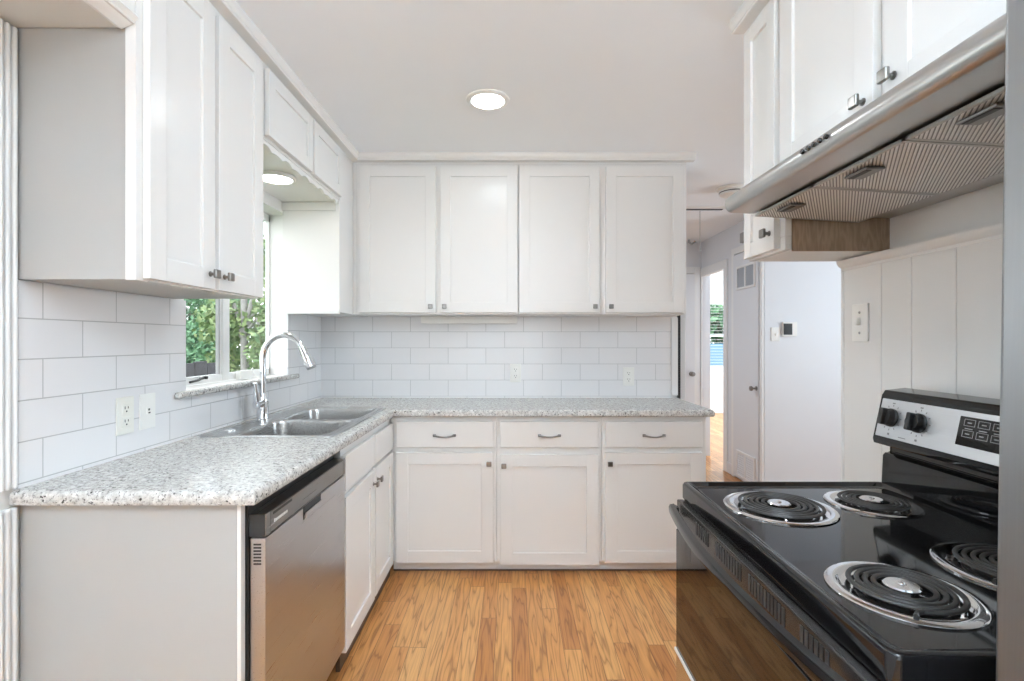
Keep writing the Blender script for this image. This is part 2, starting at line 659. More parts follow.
def knob(M, u, v, parent, t=0.02):
    b = B(M)
    X = T((u, -t, v)) @ Matrix.Rotation(R(90), 4, 'X')
    b.lathe([(0, 0), (0.0085, 0), (0.0085, 0.002), (0.005, 0.004), (0.0045, 0.013), (0.0075, 0.017), (0, 0.017)], 16, 0, X)
    b.box(u - 0.0135, u + 0.0135, -t - 0.027, -t - 0.0165, v - 0.0135, v + 0.0135, 0.0032, 3)
    return obj('knob', b, NICKEL, parent)


def pull(M, u, v, parent, t=0.02, w=0.115):
    b = B(M)
    pts, rs = [], []
    for k in range(17):
        a = k / 16
        pts.append((u + (a - 0.5) * w, -t - 0.006 - 0.022 * math.sin(math.pi * a) ** 0.7, v + 0.004 - 0.006 * math.sin(math.pi * a)))
        rs.append(0.0062 - 0.0020 * math.sin(math.pi * a))
    b.tube(pts, rs, 10)
    for s in (-1, 1):
        b.box(u + s * w * 0.47 - 0.009, u + s * w * 0.47 + 0.009, -t - 0.010, -t, v - 0.004, v + 0.011, 0.003, 2)
    return obj('pull_handle', b, NICKEL, parent)


# ------------------------------------------------------------------ room shell
CZ = 2.39            # ceiling height
XL, XR, YB = -1.26, 1.11, 3.29

struct('floor', B().box(-1.45, 6.2, -3.6, 9.4, -0.10, 0.0), OAK)
struct('ceiling', B().box(-1.45, 6.2, -3.6, 9.4, CZ, CZ + 0.12), CEIL)

WY0, WY1, WZ0, WZ1 = 1.92, 2.795, 1.097, 1.99     # kitchen window opening
b = B()
b.box(XL - 0.16, XL, -3.6, WY0, 0, CZ)
b.box(XL - 0.10, XL, WY1, YB + 0.12, 0, CZ)
b.box(XL - 0.16, XL, WY0, WY1, 0, WZ0)
b.box(XL - 0.16, XL, WY0, WY1, WZ1, CZ)
struct('wall_left', b, PAINT)
struct('wall_back', B().box(XL, 1.088, YB, YB + 0.12, 0, CZ, 0.004), PAINT)
struct('wall_right', B().box(XR, XR + 0.11, -3.6, 1.672, 0, CZ, 0.003), PAINT)
b = B()
b.box(-1.42, -1.1, -3.72, -3.6, 0, CZ)
b.box(0.9, 1.22, -3.72, -3.6, 0, CZ)
b.box(-1.1, 0.9, -3.72, -3.6, 2.25, CZ)
b.box(-1.1, 0.9, -3.72, -3.6, 0, 0.35)
struct('wall_front', b, PAINT)
# unseen patio window added behind the camera to bring in fill light
b = B()
for x in (-1.1, -0.12, 0.86):
    b.box(x, x + 0.04, -3.70, -3.64, 0.35, 2.25, 0.004)
for z in (0.35, 2.21):
    b.box(-1.1, 0.9, -3.70, -3.64, z, z + 0.04, 0.004)
w3 = struct('window_3_added', b, TRIMW)
obj('glass_pane', B().box(-1.08, 0.88, -3.674, -3.668, 0.37, 2.23), GLASS, w3)

# hall beyond the opening
HX, HY = 2.12, 4.20
struct('wall_hall_front', B().box(HX, 4.1, HY, HY + 0.10, 0, CZ, 0.003), COOL)
DY0, DY1, DZ1 = 4.98, 5.555, 2.00
b = B()
b.box(HX, HX + 0.035, HY + 0.10, DY0, 0, CZ)
b.box(HX, HX + 0.035, DY1, 5.60, 0, CZ)
b.box(HX, HX + 0.035, DY0, DY1, DZ1, CZ)
struct('wall_hall_side', b, COOL)
struct('wall_hall_far', B().box(-1.45, HX + 0.10, 5.60, 5.70, 0, CZ), COOL)
struct('wall_hall_left', B().box(-1.45, -1.33, YB + 0.12, 5.60, 0, CZ), COOL)
b = B()
b.box(4.0, 4.12, -0.6, 1.85, 0, CZ)
b.box(4.0, 4.12, 3.35, HY, 0, CZ)
b.box(4.0, 4.12, 1.85, 3.35, 0, 0.8)
b.box(4.0, 4.12, 1.85, 3.35, 2.1, CZ)
struct('wall_hall_right', b, COOL)
struct('wall_hall_near', B().box(1.22, 4.12, -0.72, -0.6, 0, CZ), COOL)
b = B()
for y in (1.85, 2.58, 3.31):
    b.box(4.03, 4.09, y, y + 0.04, 0.8, 2.1, 0.004)
for z in (0.8, 2.06):
    b.box(4.03, 4.09, 1.85, 3.35, z, z + 0.04, 0.004)
w4 = struct('window_4_added', b, TRIMW)  # unseen hall window, added to give the hall daylight
obj('glass_pane', B().box(4.058, 4.064, 1.87, 3.33, 0.82, 2.08), GLASS, w4)
# bright room through the doorway
b = B()
FWX0, FWX1, FWZ0, FWZ1 = 3.34, 4.15, 0.83, 1.97
b.box(2.0, FWX0, 8.9, 9.0, 0, CZ)
b.box(FWX1, 5.2, 8.9, 9.0, 0, CZ)
b.box(FWX0, FWX1, 8.9, 9.0, 0, FWZ0)
b.box(FWX0, FWX1, 8.9, 9.0, FWZ1, CZ)
struct('wall_bedroom_far', b, PAINT)
b = B()
b.box(5.0, 5.12, 4.3, 6.0, 0, CZ)
b.box(5.0, 5.12, 7.8, 9.0, 0, CZ)
b.box(5.0, 5.12, 6.0, 7.8, 0, 0.8)
b.box(5.0, 5.12, 6.0, 7.8, 2.1, CZ)
struct('wall_bedroom_right', b, PAINT)
struct('wall_bedroom_left', B().box(2.0, 2.1, 5.70, 8.9, 0, CZ), PAINT)
struct('wall_bedroom_near', B().box(4.1, 5.12, HY, HY + 0.1, 0, CZ), PAINT)
b = B()
for y in (6.0, 6.88, 7.76):
    b.box(5.03, 5.09, y, y + 0.04, 0.8, 2.1, 0.004)
for z in (0.8, 2.06):
    b.box(5.03, 5.09, 6.0, 7.8, z, z + 0.04, 0.004)
w5 = struct('window_5_added', b, TRIMW)  # unseen side window, added to light the far room
obj('glass_pane', B().box(5.058, 5.064, 6.02, 7.78, 0.82, 2.08), GLASS, w5)
b = B()
b.box(FWX0 - 0.05, FWX1 + 0.05, 8.875, 8.9, FWZ0 - 0.05, FWZ0, 0.004)
b.box(FWX0 - 0.06, FWX1 + 0.06, 8.86, 8.9, FWZ0 - 0.01, FWZ0 + 0.012, 0.004)
b.box(FWX0, FWX0 + 0.035, 8.90, 8.96, FWZ0, FWZ1)
b.box(FWX1 - 0.035, FWX1, 8.90, 8.96, FWZ0, FWZ1)
b.box(FWX0, FWX1, 8.90, 8.96, 1.36, 1.395)
b.box(FWX0, FWX1, 8.90, 8.96, FWZ1 - 0.035, FWZ1)
w2 = struct('window_2', b, TRIMW)
obj('glass_pane', B().box(FWX0 + 0.03, FWX1 - 0.03, 8.935, 8.94, FWZ0 + 0.01, FWZ1 - 0.03), GLASS, w2)
bl = thing('window_blind', 'white slatted blind, half tilted, in the far room window seen through the hall doorway', 'blind', (FWX0, 8.87, FWZ1))
obj('head_rail', B().box(FWX0 + 0.005, FWX1 - 0.005, 8.872, 8.899, FWZ1 - 0.03, FWZ1 + 0.005, 0.003), PLAS, bl)
b = B()
for k in range(20):
    z = FWZ0 + 0.06 + k * 0.052
    b.box(FWX0 + 0.01, FWX1 - 0.01, 8.873, 8.897, z, z + 0.004, 0.001, 1)
obj('slats', b, PLAS, bl)
struct('trim_1', B().box(2.1, 5.0, 8.88, 8.9, 0.75, 0.785, 0.004), TRIMW)
struct('baseboard_bedroom', B().box(2.1, 5.0, 8.885, 8.9, 0, 0.11, 0.004), TRIMW)

# doorway casing and closet front on the hall's side wall
b = B()
b.box(HX - 0.018, HX, DY1, 5.598, 0, DZ1 + 0.09, 0.004)
b.box(HX - 0.018, HX, DY0 - 0.075, DY0, 0, DZ1 + 0.09, 0.004)
b.box(HX - 0.018, HX, DY0, DY1, DZ1, DZ1 + 0.09, 0.004)
struct('trim_2', b, TRIMW)
cl = thing('closet_door', 'tall white closet door with a grey grille near its top and a pale one at its foot', 'door', (HX - 0.02, 4.6, 0))
CY0, CY1 = 4.245, 4.725
obj('door_slab', B().box(HX - 0.03, HX - 0.001, CY0, CY1, 0.02, 2.09, 0.003), COOL, cl)
b = B()
b.box(HX - 0.022, HX - 0.001, CY0 - 0.043, CY0 - 0.006, 0, 2.16, 0.004)
b.box(HX - 0.022, HX - 0.001, CY1 + 0.006, CY1 + 0.06, 0, 2.16, 0.004)
b.box(HX - 0.022, HX - 0.001, CY0 - 0.006, CY1 + 0.006, 2.10, 2.16, 0.004)
obj('door_casing', b, TRIMW, cl)


def grille(name, z0, z1, matb, lab):
    b = B()
    y0, y1 = 4.305, 4.62
    b.box(HX - 0.036, HX - 0.030, y0, y1, z0, z1, 0.002)
    k = int((z1 - z0) / 0.02)
    for i in range(k):
        zz = z0 + (i + 0.5) * (z1 - z0) / k
        b.box(HX - 0.041, HX - 0.0355, y0, y1, zz - 0.003, zz + 0.003)
    f = obj(name, b, matb, cl)
    f['label'] = lab
    b = B()
    for (ya, yb, za, zb) in ((y0 - 0.02, y1 + 0.02, z1, z1 + 0.02), (y0 - 0.02, y1 + 0.02, z0 - 0.02, z0), (y0 - 0.02, y0, z0, z1),
                             (y1, y1 + 0.02, z0, z1), ((y0 + y1) / 2 - 0.012, (y0 + y1) / 2 + 0.012, z0, z1)):
        b.box(HX - 0.044, HX - 0.030, ya, yb, za, zb, 0.002)
    obj('grille_frame', b, TRIMW, f)


grille('upper_grille', 1.775, 1.950, VENTG, 'grey filter grille')
grille('lower_grille', 0.06, 0.26, COOL, 'white return grille')
obj('door_knob', B(T((HX - 0.03, 4.275, 0.88)) @ Matrix.Rotation(R(-90), 4, 'Y')).lathe([(0, 0), (0.02, 0), (0.02, 0.004), (0.008, 0.008), (0.008, 0.03), (0.022, 0.04), (0.02, 0.055), (0, 0.06)], 20), NICKEL, cl)

struct('baseboard_hall', B().box(HX - 0.014, HX, CY1 + 0.06, DY0 - 0.075, 0, 0.10, 0.003).box(HX, 4.0, HY - 0.014, HY, 0, 0.10, 0.003), COOL)
# white door in the hall's far wall
hd = thing('hall_door', 'plain white hall door beside the bright doorway', 'door', (1.68, 5.56, 0))
obj('door_slab', B().box(1.30, 2.03, 5.555, 5.599, 0.01, 2.03, 0.003), COOL, hd)
obj('door_casing', B().box(1.22, 1.295, 5.575, 5.599, 0, 2.11, 0.004).box(2.035, 2.10, 5.575, 5.599, 0, 2.11, 0.004).box(1.295, 2.035, 5.575, 5.599, 2.035, 2.11, 0.004), TRIMW, hd)
obj('door_knob', B(T((1.99, 5.555, 0.92)) @ Matrix.Rotation(R(90), 4, 'X')).lathe([(0, 0), (0.025, 0), (0.025, 0.005), (0.01, 0.01), (0.01, 0.035), (0.028, 0.045), (0.025, 0.065), (0, 0.07)], 20), NICKEL, hd)

# hall wall things
th = thing('thermostat', 'small thermostat with a dark screen on the blue-white hall wall', 'thermostat', (2.35, HY, 1.38))
obj('housing', B().box(2.265, 2.385, HY - 0.022, HY - 0.001, 1.325, 1.445, 0.004), PLAS, th)
obj('screen', B().box(2.27, 2.342, HY - 0.025, HY - 0.021, 1.338, 1.432, 0.002), BLACKP, th)
sw = thing('hall_light_switch', 'white light switch plate left of the thermostat on the hall wall', 'light switch', (2.22, HY, 1.35))
obj('plate', B().box(2.175, 2.247, HY - 0.006, HY - 0.001, 1.285, 1.40, 0.002), PLAS, sw)
obj('toggle', B().box(2.206, 2.216, HY - 0.016, HY - 0.005, 1.333, 1.35, 0.002), PLAS, sw)
tag(obj('door_chime', B().box(HX - 0.035, HX - 0.001, 4.40, 4.58, 2.18, 2.27, 0.004), GREYP), 'small grey chime box high on the hall side wall above the closet', 'door chime')
# attic hatch with cord
ah = thing('attic_hatch', 'white attic hatch in the hall ceiling with a dark seam along its edge', 'attic hatch', (1.5, 4.5, CZ))
obj('panel', B().box(0.9, 1.76, 4.20, 5.3, CZ - 0.012, CZ - 0.001, 0.002), CEIL, ah)
obj('seam', B().box(0.9, 1.76, 4.167, 4.198, CZ - 0.007, CZ - 0.0005), DARK, ah)
obj('trim', B().box(0.85, 1.80, 4.10, 4.165, CZ - 0.004, CZ - 0.0005, 0.001), TRIMW, ah)
tag(obj('pull_cord', B().tube([(1.575, 4.19, CZ - 0.012), (1.575, 4.19, 2.10), (1.577, 4.19, 2.06)], 0.0028, 6).lathe([(0, 0), (0.008, 0), (0.005, 0.03), (0, 0.03)], 10, 0, T((1.577, 4.19, 2.035))), GREYP), 'thin cord hanging from the attic hatch in the hall ceiling', 'pull cord')
tag(obj('ceiling_hook', B().tube([(1.93, 5.45, CZ - 0.001), (1.93, 5.45, CZ - 0.03), (1.96, 5.45, CZ - 0.05), (2.0, 5.45, CZ - 0.02)], 0.012, 8), GREYP), 'small grey hook on the hall ceiling near the far door', 'hook')
sd = thing('smoke_detector', 'round white smoke detector on the ceiling just past the kitchen', 'smoke detector', (1.585, 3.60, CZ))
obj('housing', B(T((1.585, 3.60, CZ - 0.001)) @ Matrix.Rotation(R(180), 4, 'X')).lathe([(0, 0), (0.105, 0), (0.105, 0.012), (0.088, 0.02), (0.085, 0.05), (0.06, 0.062), (0, 0.064)], 36), PLAS, sd)
obj('sensor_slot', B(T((1.585, 3.60, CZ - 0.033)) @ Matrix.Rotation(R(180), 4, 'X')).lathe([(0.0872, 0), (0.0885, 0.0), (0.0885, 0.006), (0.0872, 0.006)], 36), DARK, sd)

# ------------------------------------------------------------------ right wall boards and rail
b = B()
yy = [-0.6 + i * 0.13 for i in range(18)]
ys = [1.658, 1.49, 1.377, 1.239, 1.11, 0.98, 0.85, 0.72, 0.59, 0.46, 0.33]
for a, c in zip(ys, ys[1:]):
    b.box(XR - 0.010, XR - 0.0005, c + 0.0006, a - 0.0006, 0, 1.53, 0.0025, 2)
struct('trim_3', b, CAB)
prof = [(XR - 0.0005, 1.520), (XR - 0.012, 1.520), (XR - 0.014, 1.528), (XR - 0.024, 1.535), (XR - 0.030, 1.545), (XR - 0.030, 1.552), (XR - 0.0005, 1.552)]
struct('trim_4', B().prism(prof, 1, 0.33, 1.664), CAB)
struct('trim_5', B().box(XR - 0.003, XR + 0.112, 1.672, 1.684, 0, 1.552, 0.003), TRIMW)
# light switch on the boards
sw = thing('toggle_switch', 'white toggle switch plate on the grooved wall left of the stove', 'light switch', (XR - 0.01, 1.573, 1.345))
obj('plate', B().box(XR - 0.0165, XR - 0.0105, 1.538, 1.609, 1.287, 1.405, 0.002), PLAS, sw)
obj('toggle', B().box(XR - 0.030, XR - 0.016, 1.568, 1.579, 1.338, 1.362, 0.003), PLAS, sw)
for z in (1.314, 1.378):
    obj('screw', B().lathe([(0, 0), (0.0042, 0), (0.0035, 0.002), (0, 0.0022)], 12, 0, T((XR - 0.0163, 1.5735, z)) @ Matrix.Rotation(R(-90), 4, 'Y')), GREYP, sw)

# trim where the back wall ends, and its dark edge
struct('trim_6', B().box(1.0455, 1.0885, YB - 0.012, YB, 0.93, 1.44, 0.003), TRIMW)
struct('trim_7', B().box(1.0895, 1.106, YB - 0.010, YB + 0.12, 0, CZ, 0.002), BLACKP)
struct('trim_8', B().box(1.108, 1.165, YB + 0.06, YB + 0.135, 0, 2.1, 0.004), TRIMW)

# fluted casing at the near end of the left wall
b = B()
for (z0, z1) in ((0.0, 0.870), (0.920, 2.075)):
    b.box(XL, XL + 0.010, 1.205, 1.262, z0, z1, 0.002)
    for y in (1.212, 1.229, 1.247):
        b.box(XL + 0.004, XL + 0.019, y, y + 0.011, z0, z1, 0.004, 3)
struct('trim_9', b, TRIMW)

# ------------------------------------------------------------------ tiles
b = B()
TX = XL + 0.008
b.box(XL + 0.0005, TX, 1.268, WY0, 0.912, 1.443)
b.box(XL + 0.0005, TX, WY0, WY1, 0.912, 1.073)
b.box(XL + 0.0005, TX, WY1 + 0.0, YB - 0.009, 0.912, 1.443)
tag(obj('tile_backsplash', b, TILEL), 'white subway tile backsplash under the kitchen window on the left wall', 'backsplash')
tag(obj('tile_backsplash', B().box(TX + 0.0005, 1.044, YB - 0.008, YB - 0.0005, 0.912, 1.443), TILEB), 'white subway tile backsplash on the back wall below the four-door cabinets', 'backsplash')


def outlet(name, lab, M, mat, kind='duplex', group=None):
    t = thing(name, lab, 'outlet' if kind != 'phone' else 'wall plate', M.translation, group)
    obj('cover_plate', B(M).box(-0.036, 0.036, -0.006, -0.0005, -0.06, 0.06, 0.0025, 2), mat, t)
    b = B(M)
    if kind == 'phone':
        b.box(-0.008, 0.008, -0.009, -0.005, -0.010, 0.012, 0.002)
        b.box(-0.004, 0.004, -0.0095, -0.0088, 0.002, 0.009, 0, 2, 1)
        b.box(-0.003, 0.006, -0.0095, -0.0088, -0.008, -0.003, 0, 2, 1)
        obj('jack', b, [mat, DARK], t)
        return t
    for s in (-1, 1):
        zc = s * 0.021
        b.box(-0.017, 0.017, -0.0085, -0.005, zc - 0.017, zc + 0.017, 0.003)
        b.box(-0.008, -0.0055, -0.0092, -0.0083, zc + 0.000, zc + 0.009, 0, 2, 1)
        b.box(0.0055, 0.008, -0.0092, -0.0083, zc + 0.001, zc + 0.008, 0, 2, 1)
        b.box(-0.0025, 0.0025, -0.0092, -0.0083, zc - 0.010, zc - 0.005, 0, 2, 1)
    obj('receptacle', b, [mat, DARK], t)
    return t


def wall_left_at(px, py):
    Y = TX * 500 / (px - 512)
    return face_px(TX, Y, EYE - (py - 340.5) * Y / 500)


def wall_back_at(px, py):
    Y = YB - 0.008
    return face_y((px - 512) * Y / 500, Y, EYE - (py - 340.5) * Y / 500)


outlet('wall_outlet', 'ivory duplex outlet on the left tiles, nearest the camera above the counter', wall_left_at(124, 415.5), IVORY)
outlet('phone_jack_plate', 'small white jack plate on the left tiles beside the ivory outlet', wall_left_at(146.5, 411), PLAS, 'phone')
outlet('wall_outlet', 'white outlet on the back tiles, left one, below the middle of the cabinets', wall_back_at(515.5, 373), PLAS)
outlet('wall_outlet', 'white outlet on the back tiles near the right end of the counter', wall_back_at(628.5, 376.5), PLAS)

# ------------------------------------------------------------------ kitchen window
GX = -1.354
b = B()
b.box(GX - 0.020, GX, WY0, WY0 + 0.045, WZ0 + 0.01, WZ1)
b.box(GX - 0.020, GX, WY1 - 0.010, WY1, WZ0 + 0.01, WZ1)
b.box(GX - 0.020, GX + 0.004, 2.335, 2.392, WZ0 + 0.01, WZ1, 0.003)
b.box(GX - 0.020, GX, WY0, WY1, WZ0 + 0.004, WZ0 + 0.038)
b.box(GX - 0.020, GX, WY0, WY1, WZ1 - 0.04, WZ1)
b.box(GX - 0.018, GX - 0.004, 2.320, 2.335, WZ0 + 0.03, WZ1 - 0.03)
wn1 = struct('window_1', b, TRIMW)
obj('glass_pane', B().box(GX - 0.014, GX - 0.010, WY0 + 0.03, 2.34, WZ0 + 0.03, WZ1 - 0.03), GLASS, wn1)
obj('glass_pane', B().box(GX - 0.014, GX - 0.010, 2.385, WY1 - 0.008, WZ0 + 0.03, WZ1 - 0.03), GLASS, wn1)
obj('sash_edge', B().box(GX - 0.017, GX - 0.002, 2.312, 2.320, WZ0 + 0.03, WZ1 - 0.03), GREYP, wn1)
b = B()
b.tube([(GX + 0.004, 2.16, WZ0 + 0.028), (GX + 0.028, 2.16, WZ0 + 0.032), (GX + 0.034, 2.10, WZ0 + 0.026), (GX + 0.034, 2.05, WZ0 + 0.022)], 0.0055, 8)
b.lathe([(0, 0), (0.009, 0), (0.011, 0.012), (0, 0.016)], 12, 0, T((GX + 0.030, 2.16, WZ0 + 0.026)))
obj('crank_handle', b, BLACKP, wn1)
# granite window stool
def stool():
    b = B()
    b.box(XL - 0.092, XL - 0.0005, WY0 + 0.002, WY1 - 0.002, 1.075, 1.0965)
    b.box(TX + 0.0005, TX + 0.024, 1.85, 2.90, 1.073, 1.0985, 0.009, 4)
    b.box(XL - 0.002, TX + 0.006, WY0 + 0.002, WY1 - 0.002, 1.0735, 1.0965)
    return b


struct('trim_10', stool(), GRAN)
# little white box with a cable on the stool
wb = thing('white_adapter_box', 'small white box with a thin cable on the sill by the right window pane', 'adapter', (-1.325, 2.49, 1.099))
obj('case', B().box(-1.343, -1.318, 2.43, 2.535, 1.0985, 1.142, 0.003), PLAS, wb)
obj('cable', B().tube([(-1.33, 2.53, 1.13), (-1.328, 2.56, 1.15), (-1.33, 2.575, 1.125), (-1.33, 2.60, 1.10), (-1.33, 2.66, 1.101)], 0.0025, 6), PLAS, wb)

# ------------------------------------------------------------------ left wall cabinets
ZB, ZT = 1.445, 2.335
FX = -0.945          # face frame front of the left wall cabinets
t = thing('wall_cabinet', 'tall white two-door wall cabinet left of the kitchen window, nearest the camera', 'cabinet', (-1.1, 1.57, ZB))
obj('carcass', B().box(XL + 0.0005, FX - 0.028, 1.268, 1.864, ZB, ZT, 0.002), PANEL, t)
b = B()
b.box(FX - 0.028, FX, 1.256, 1.30, ZB - 0.003, ZT, 0.003)
b.box(FX - 0.028, FX, 1.547, 1.593, ZB, ZT, 0.002)
b.box(FX - 0.028, FX, 1.835, 1.864, ZB, ZT, 0.002)
b.box(FX - 0.028, FX - 0.0005, 1.30, 1.835, ZB, ZB + 0.04, 0.002)
b.box(FX - 0.028, FX - 0.0005, 1.30, 1.835, ZT - 0.04, ZT, 0.002)
obj('face_frame', b, CAB, t)
for (y0, y1, ku) in ((1.278, 1.560, 0.282 - 0.028), (1.580, 1.861, 0.028)):
    M = face_px(FX + 0.0005, y0, ZB + 0.004)
    d = obj('door', shaker(M, y1 - y0, 0.868), CAB, t)
    knob(M, ku, 0.045, d)

ZS = 2.06
t = thing('short_wall_cabinet', 'short white two-door cabinet hung high over the sink and window', 'cabinet', (-1.1, 2.3, ZS))
b = B()
b.box(XL + 0.0005, FX - 0.02, 1.876, 2.735, ZS - 0.012, ZT, 0.002)
b.box(FX - 0.02, FX, 1.876, 2.735, ZS, ZT, 0.002)
obj('carcass', b, CAB, t)
for (y0, y1) in ((1.905, 2.325), (2.345, 2.725)):
    obj('door', shaker(face_px(FX + 0.0005, y0, ZS + 0.012), y1 - y0, ZT - ZS - 0.02, 0.052), CAB, t)
# scalloped strip under the short cabinet
b = B()
n = 9
y0, y1 = 1.885, 2.725
pts = [(y0, ZS - 0.0005), (y0, ZS - 0.028)]
for i in range(n):
    c0 = y0 + (y1 - y0) * i / n
    ww = (y1 - y0) / n
    for k in range(1, 9):
        a = k / 8
        pts.append((c0 + ww * a, ZS - 0.028 + 0.014 * math.sin(math.pi * a) * (1 if i % 2 == 0 else 0.4)))
pts.append((y1, ZS - 0.0005))
b.prism(pts, 0, FX - 0.018, FX - 0.004)
obj('scalloped_valance', b, CAB, t)

t = thing('corner_wall_cabinet', 'white corner wall cabinet whose blank side faces the sink window', 'cabinet', (-1.1, 3.0, ZB))
obj('carcass', B().box(XL + 0.0005, FX, 2.745, YB - 0.0005, ZB, ZT, 0.002), CAB, t)
b = B()
b.box(XL + 0.0005, FX - 0.02, 2.732, 2.7449, 2.002, ZS - 0.013, 0.003)
obj('upper_rail', b, CAB, t)
b = B()
b.box(XL + 0.03, FX + 0.002, 2.722, 2.7449, ZB - 0.010, ZB + 0.012, 0.004)
obj('lower_rail', b, CAB, t)
pts = [(FX, ZB + 0.012), (FX, ZS)]
nn = 12
hh = ZS - ZB - 0.012
pts2 = []
for i in range(nn):
    for k in range(8):
        a = k / 8
        pts2.append((FX - 0.024 + 0.010 * math.sin(math.pi * a) * (1 if i % 2 else 0.4), ZS - hh * (i + a) / nn))
pts2.append((FX - 0.024, ZB + 0.012))
b = B()
b.prism(pts + pts2, 1, 2.737, 2.7449)
obj('scalloped_edge', b, CAB, t)

# overhead cabinet nearest the camera on the left
t = thing('overhead_cabinet', 'shallow white overhead cabinet at the upper left corner with a moulded bottom edge', 'cabinet', (-1.1, 0.7, 2.08))
obj('carcass', B().box(XL + 0.0005, -0.985, 0.12, 1.266, 2.081, ZT, 0.002), CARC, t)
b = B()
b.box(-0.985, FX, 0.12, 1.254, 2.083, ZT, 0.002)
obj('face_frame', b, CAB, t)
b = B()
b.prism([(-0.992, 2.076), (-0.978, 2.070), (-0.966, 2.076), (-0.955, 2.080), (FX + 0.010, 2.098), (FX + 0.004, 2.108), (FX - 0.01, 2.112), (-0.992, 2.090)], 1, 0.12, 1.253)
obj('bottom_moulding', b, TRIMW, t)

# ------------------------------------------------------------------ back wall cabinets
FY = 2.972
DW = FY - 0.02          # door fronts


def upx(px):
    return (px - 512) * DW / 500


def ucab(x0, x1, doors, lab):
    t = thing('wall_cabinet', lab, 'cabinet', ((x0 + x1) / 2, 3.1, ZB))
    obj('carcass', B().box(x0, x1, FY + 0.02, YB - 0.0005, ZB, ZT, 0.002), CARC, t)
    b = B()
    st = [x0] + [d[0] + 0.012 for d in doors[1:]] + [x1 - 0.03]
    b.box(x0, x0 + 0.03, FY, FY + 0.0195, ZB, ZT, 0.002)
    b.box(x1 - 0.03, x1, FY, FY + 0.0195, ZB, ZT, 0.002)
    m = (doors[0][1] + doors[1][0]) / 2
    b.box(m - 0.03, m + 0.03, FY, FY + 0.0195, ZB, ZT, 0.002)
    b.box(x0 + 0.03, x1 - 0.03, FY + 0.0003, FY + 0.0195, ZB, ZB + 0.04, 0.002)
    b.box(x0 + 0.03, x1 - 0.03, FY + 0.0003, FY + 0.0195, ZT - 0.04, ZT, 0.002)
    obj('face_frame', b, CAB, t)
    for i, (a, c) in enumerate(doors):
        M = face_y(a, FY - 0.0005, ZB + 0.010)
        d = obj('door', shaker(M, c - a, 0.866), CAB, t)
        knob(M, (c - a - 0.028) if i == 0 else 0.028, 0.035, d)


xm = upx(518.4)
ucab(FX + 0.022, xm, [(upx(359), upx(435.6)), (upx(440), upx(517.5))], 'white two-door wall cabinet on the back wall, the left one by the corner')
ucab(xm + 0.001, upx(687.5), [(upx(519.5), upx(599.6)), (upx(606), upx(683.6))], 'white two-door wall cabinet on the back wall, the right one by the hall opening')
struct('trim_11', B().box(FX + 0.0008, FX + 0.0212, FY, FY + 0.02, ZB, ZT), CAB)
# light bar under the cabinets
t = thing('under_cabinet_light', 'slim white light bar fixed under the left back wall cabinet', 'light fixture', (-0.26, 3.05, ZB))
obj('housing', B().box(-0.578, 0.032, 3.17, 3.235, ZB - 0.046, ZB - 0.0005, 0.004), PLAS, t)
obj('diffuser', B().box(-0.545, 0.0, 3.158, 3.1699, ZB - 0.047, ZB - 0.018, 0.003), PLAS, t)


# crown along all cabinets
def crown(name, M, length, lab=None):
    pr = [(0.0, ZT + 0.014), (0.038, ZT + 0.014), (0.041, ZT + 0.017), (0.041, ZT + 0.025), (0.048, ZT + 0.032), (0.050, ZT + 0.042), (0.052, CZ - 0.0005), (0.0, CZ - 0.0005)]
    b = B(M)
    b.prism([(-p[0], p[1]) for p in pr], 0, 0, length)
    struct(name, b, CAB)


crown('trim_12', face_px(FX, 0.12, 0), FY - 0.12 + 0.0)
crown('trim_13', face_y(FX + 0.04, FY, 0), upx(687.5) - FX + 0.0)
b = B()
b.box(XL + 0.001, FX - 0.0005, 0.12, YB - 0.001, ZT + 0.0005, CZ - 0.0005)
b.box(FX - 0.0003, upx(687.5), FY + 0.0005, YB - 0.001, ZT + 0.0005, CZ - 0.0005)
struct('trim_14', b, CAB)

# ------------------------------------------------------------------ base cabinets
BF = 2.752           # face frame plane of the back run
BD = BF - 0.02


def bpx(px):
    return (px - 512) * BD / 500


def bpz(py):
    return EYE - (py - 340.5) * BD / 500


def bcab(x0, x1, d0, d1, ku, dz, lab):
    t = thing('base_cabinet', lab, 'cabinet', ((x0 + x1) / 2, 3.0, 0))
    obj('carcass', B().box(x0, x1, BF + 0.021, YB - 0.0005, 0.075, 0.8755, 0.002), CARC, t)
    b = B()
    b.box(x0, max(d0 + 0.015, x0 + 0.03), BF, BF + 0.02, 0.075, 0.8755, 0.002)
    b.box(min(d1 - 0.015, x1 - 0.03), x1, BF, BF + 0.02, 0.075, 0.8755, 0.002)
    for z0, z1 in ((0.8755 - 0.045, 0.8755), (0.66, 0.72), (0.075, 0.115)):
        b.box(x0 + 0.02, x1 - 0.02, BF + 0.0003, BF + 0.02, z0, z1, 0.002)
    obj('face_frame', b, CAB, t)
    obj('plinth', B().box(x0, x1, BF + 0.052, BF + 0.068, 0, 0.0745), CAB, t)
    M = face_y(d0, BF - 0.0005, bpz(447.6))
    h = bpz(421.8) - bpz(447.6)
    d = obj('drawer', slab_front(M, d1 - d0, h), CAB, t)
    pull(M, (d1 - d0) / 2, h / 2 - 0.01 + 0.003, d)
    M = face_y(d0, BF - 0.0005, bpz(563.2 + dz))
    h = bpz(452.6 + dz) - bpz(563.2 + dz)
    d = obj('door', shaker(M, d1 - d0, h, 0.066), CAB, t)
    knob(M, ku if ku > 0 else d1 - d0 + ku, h - 0.058, d)


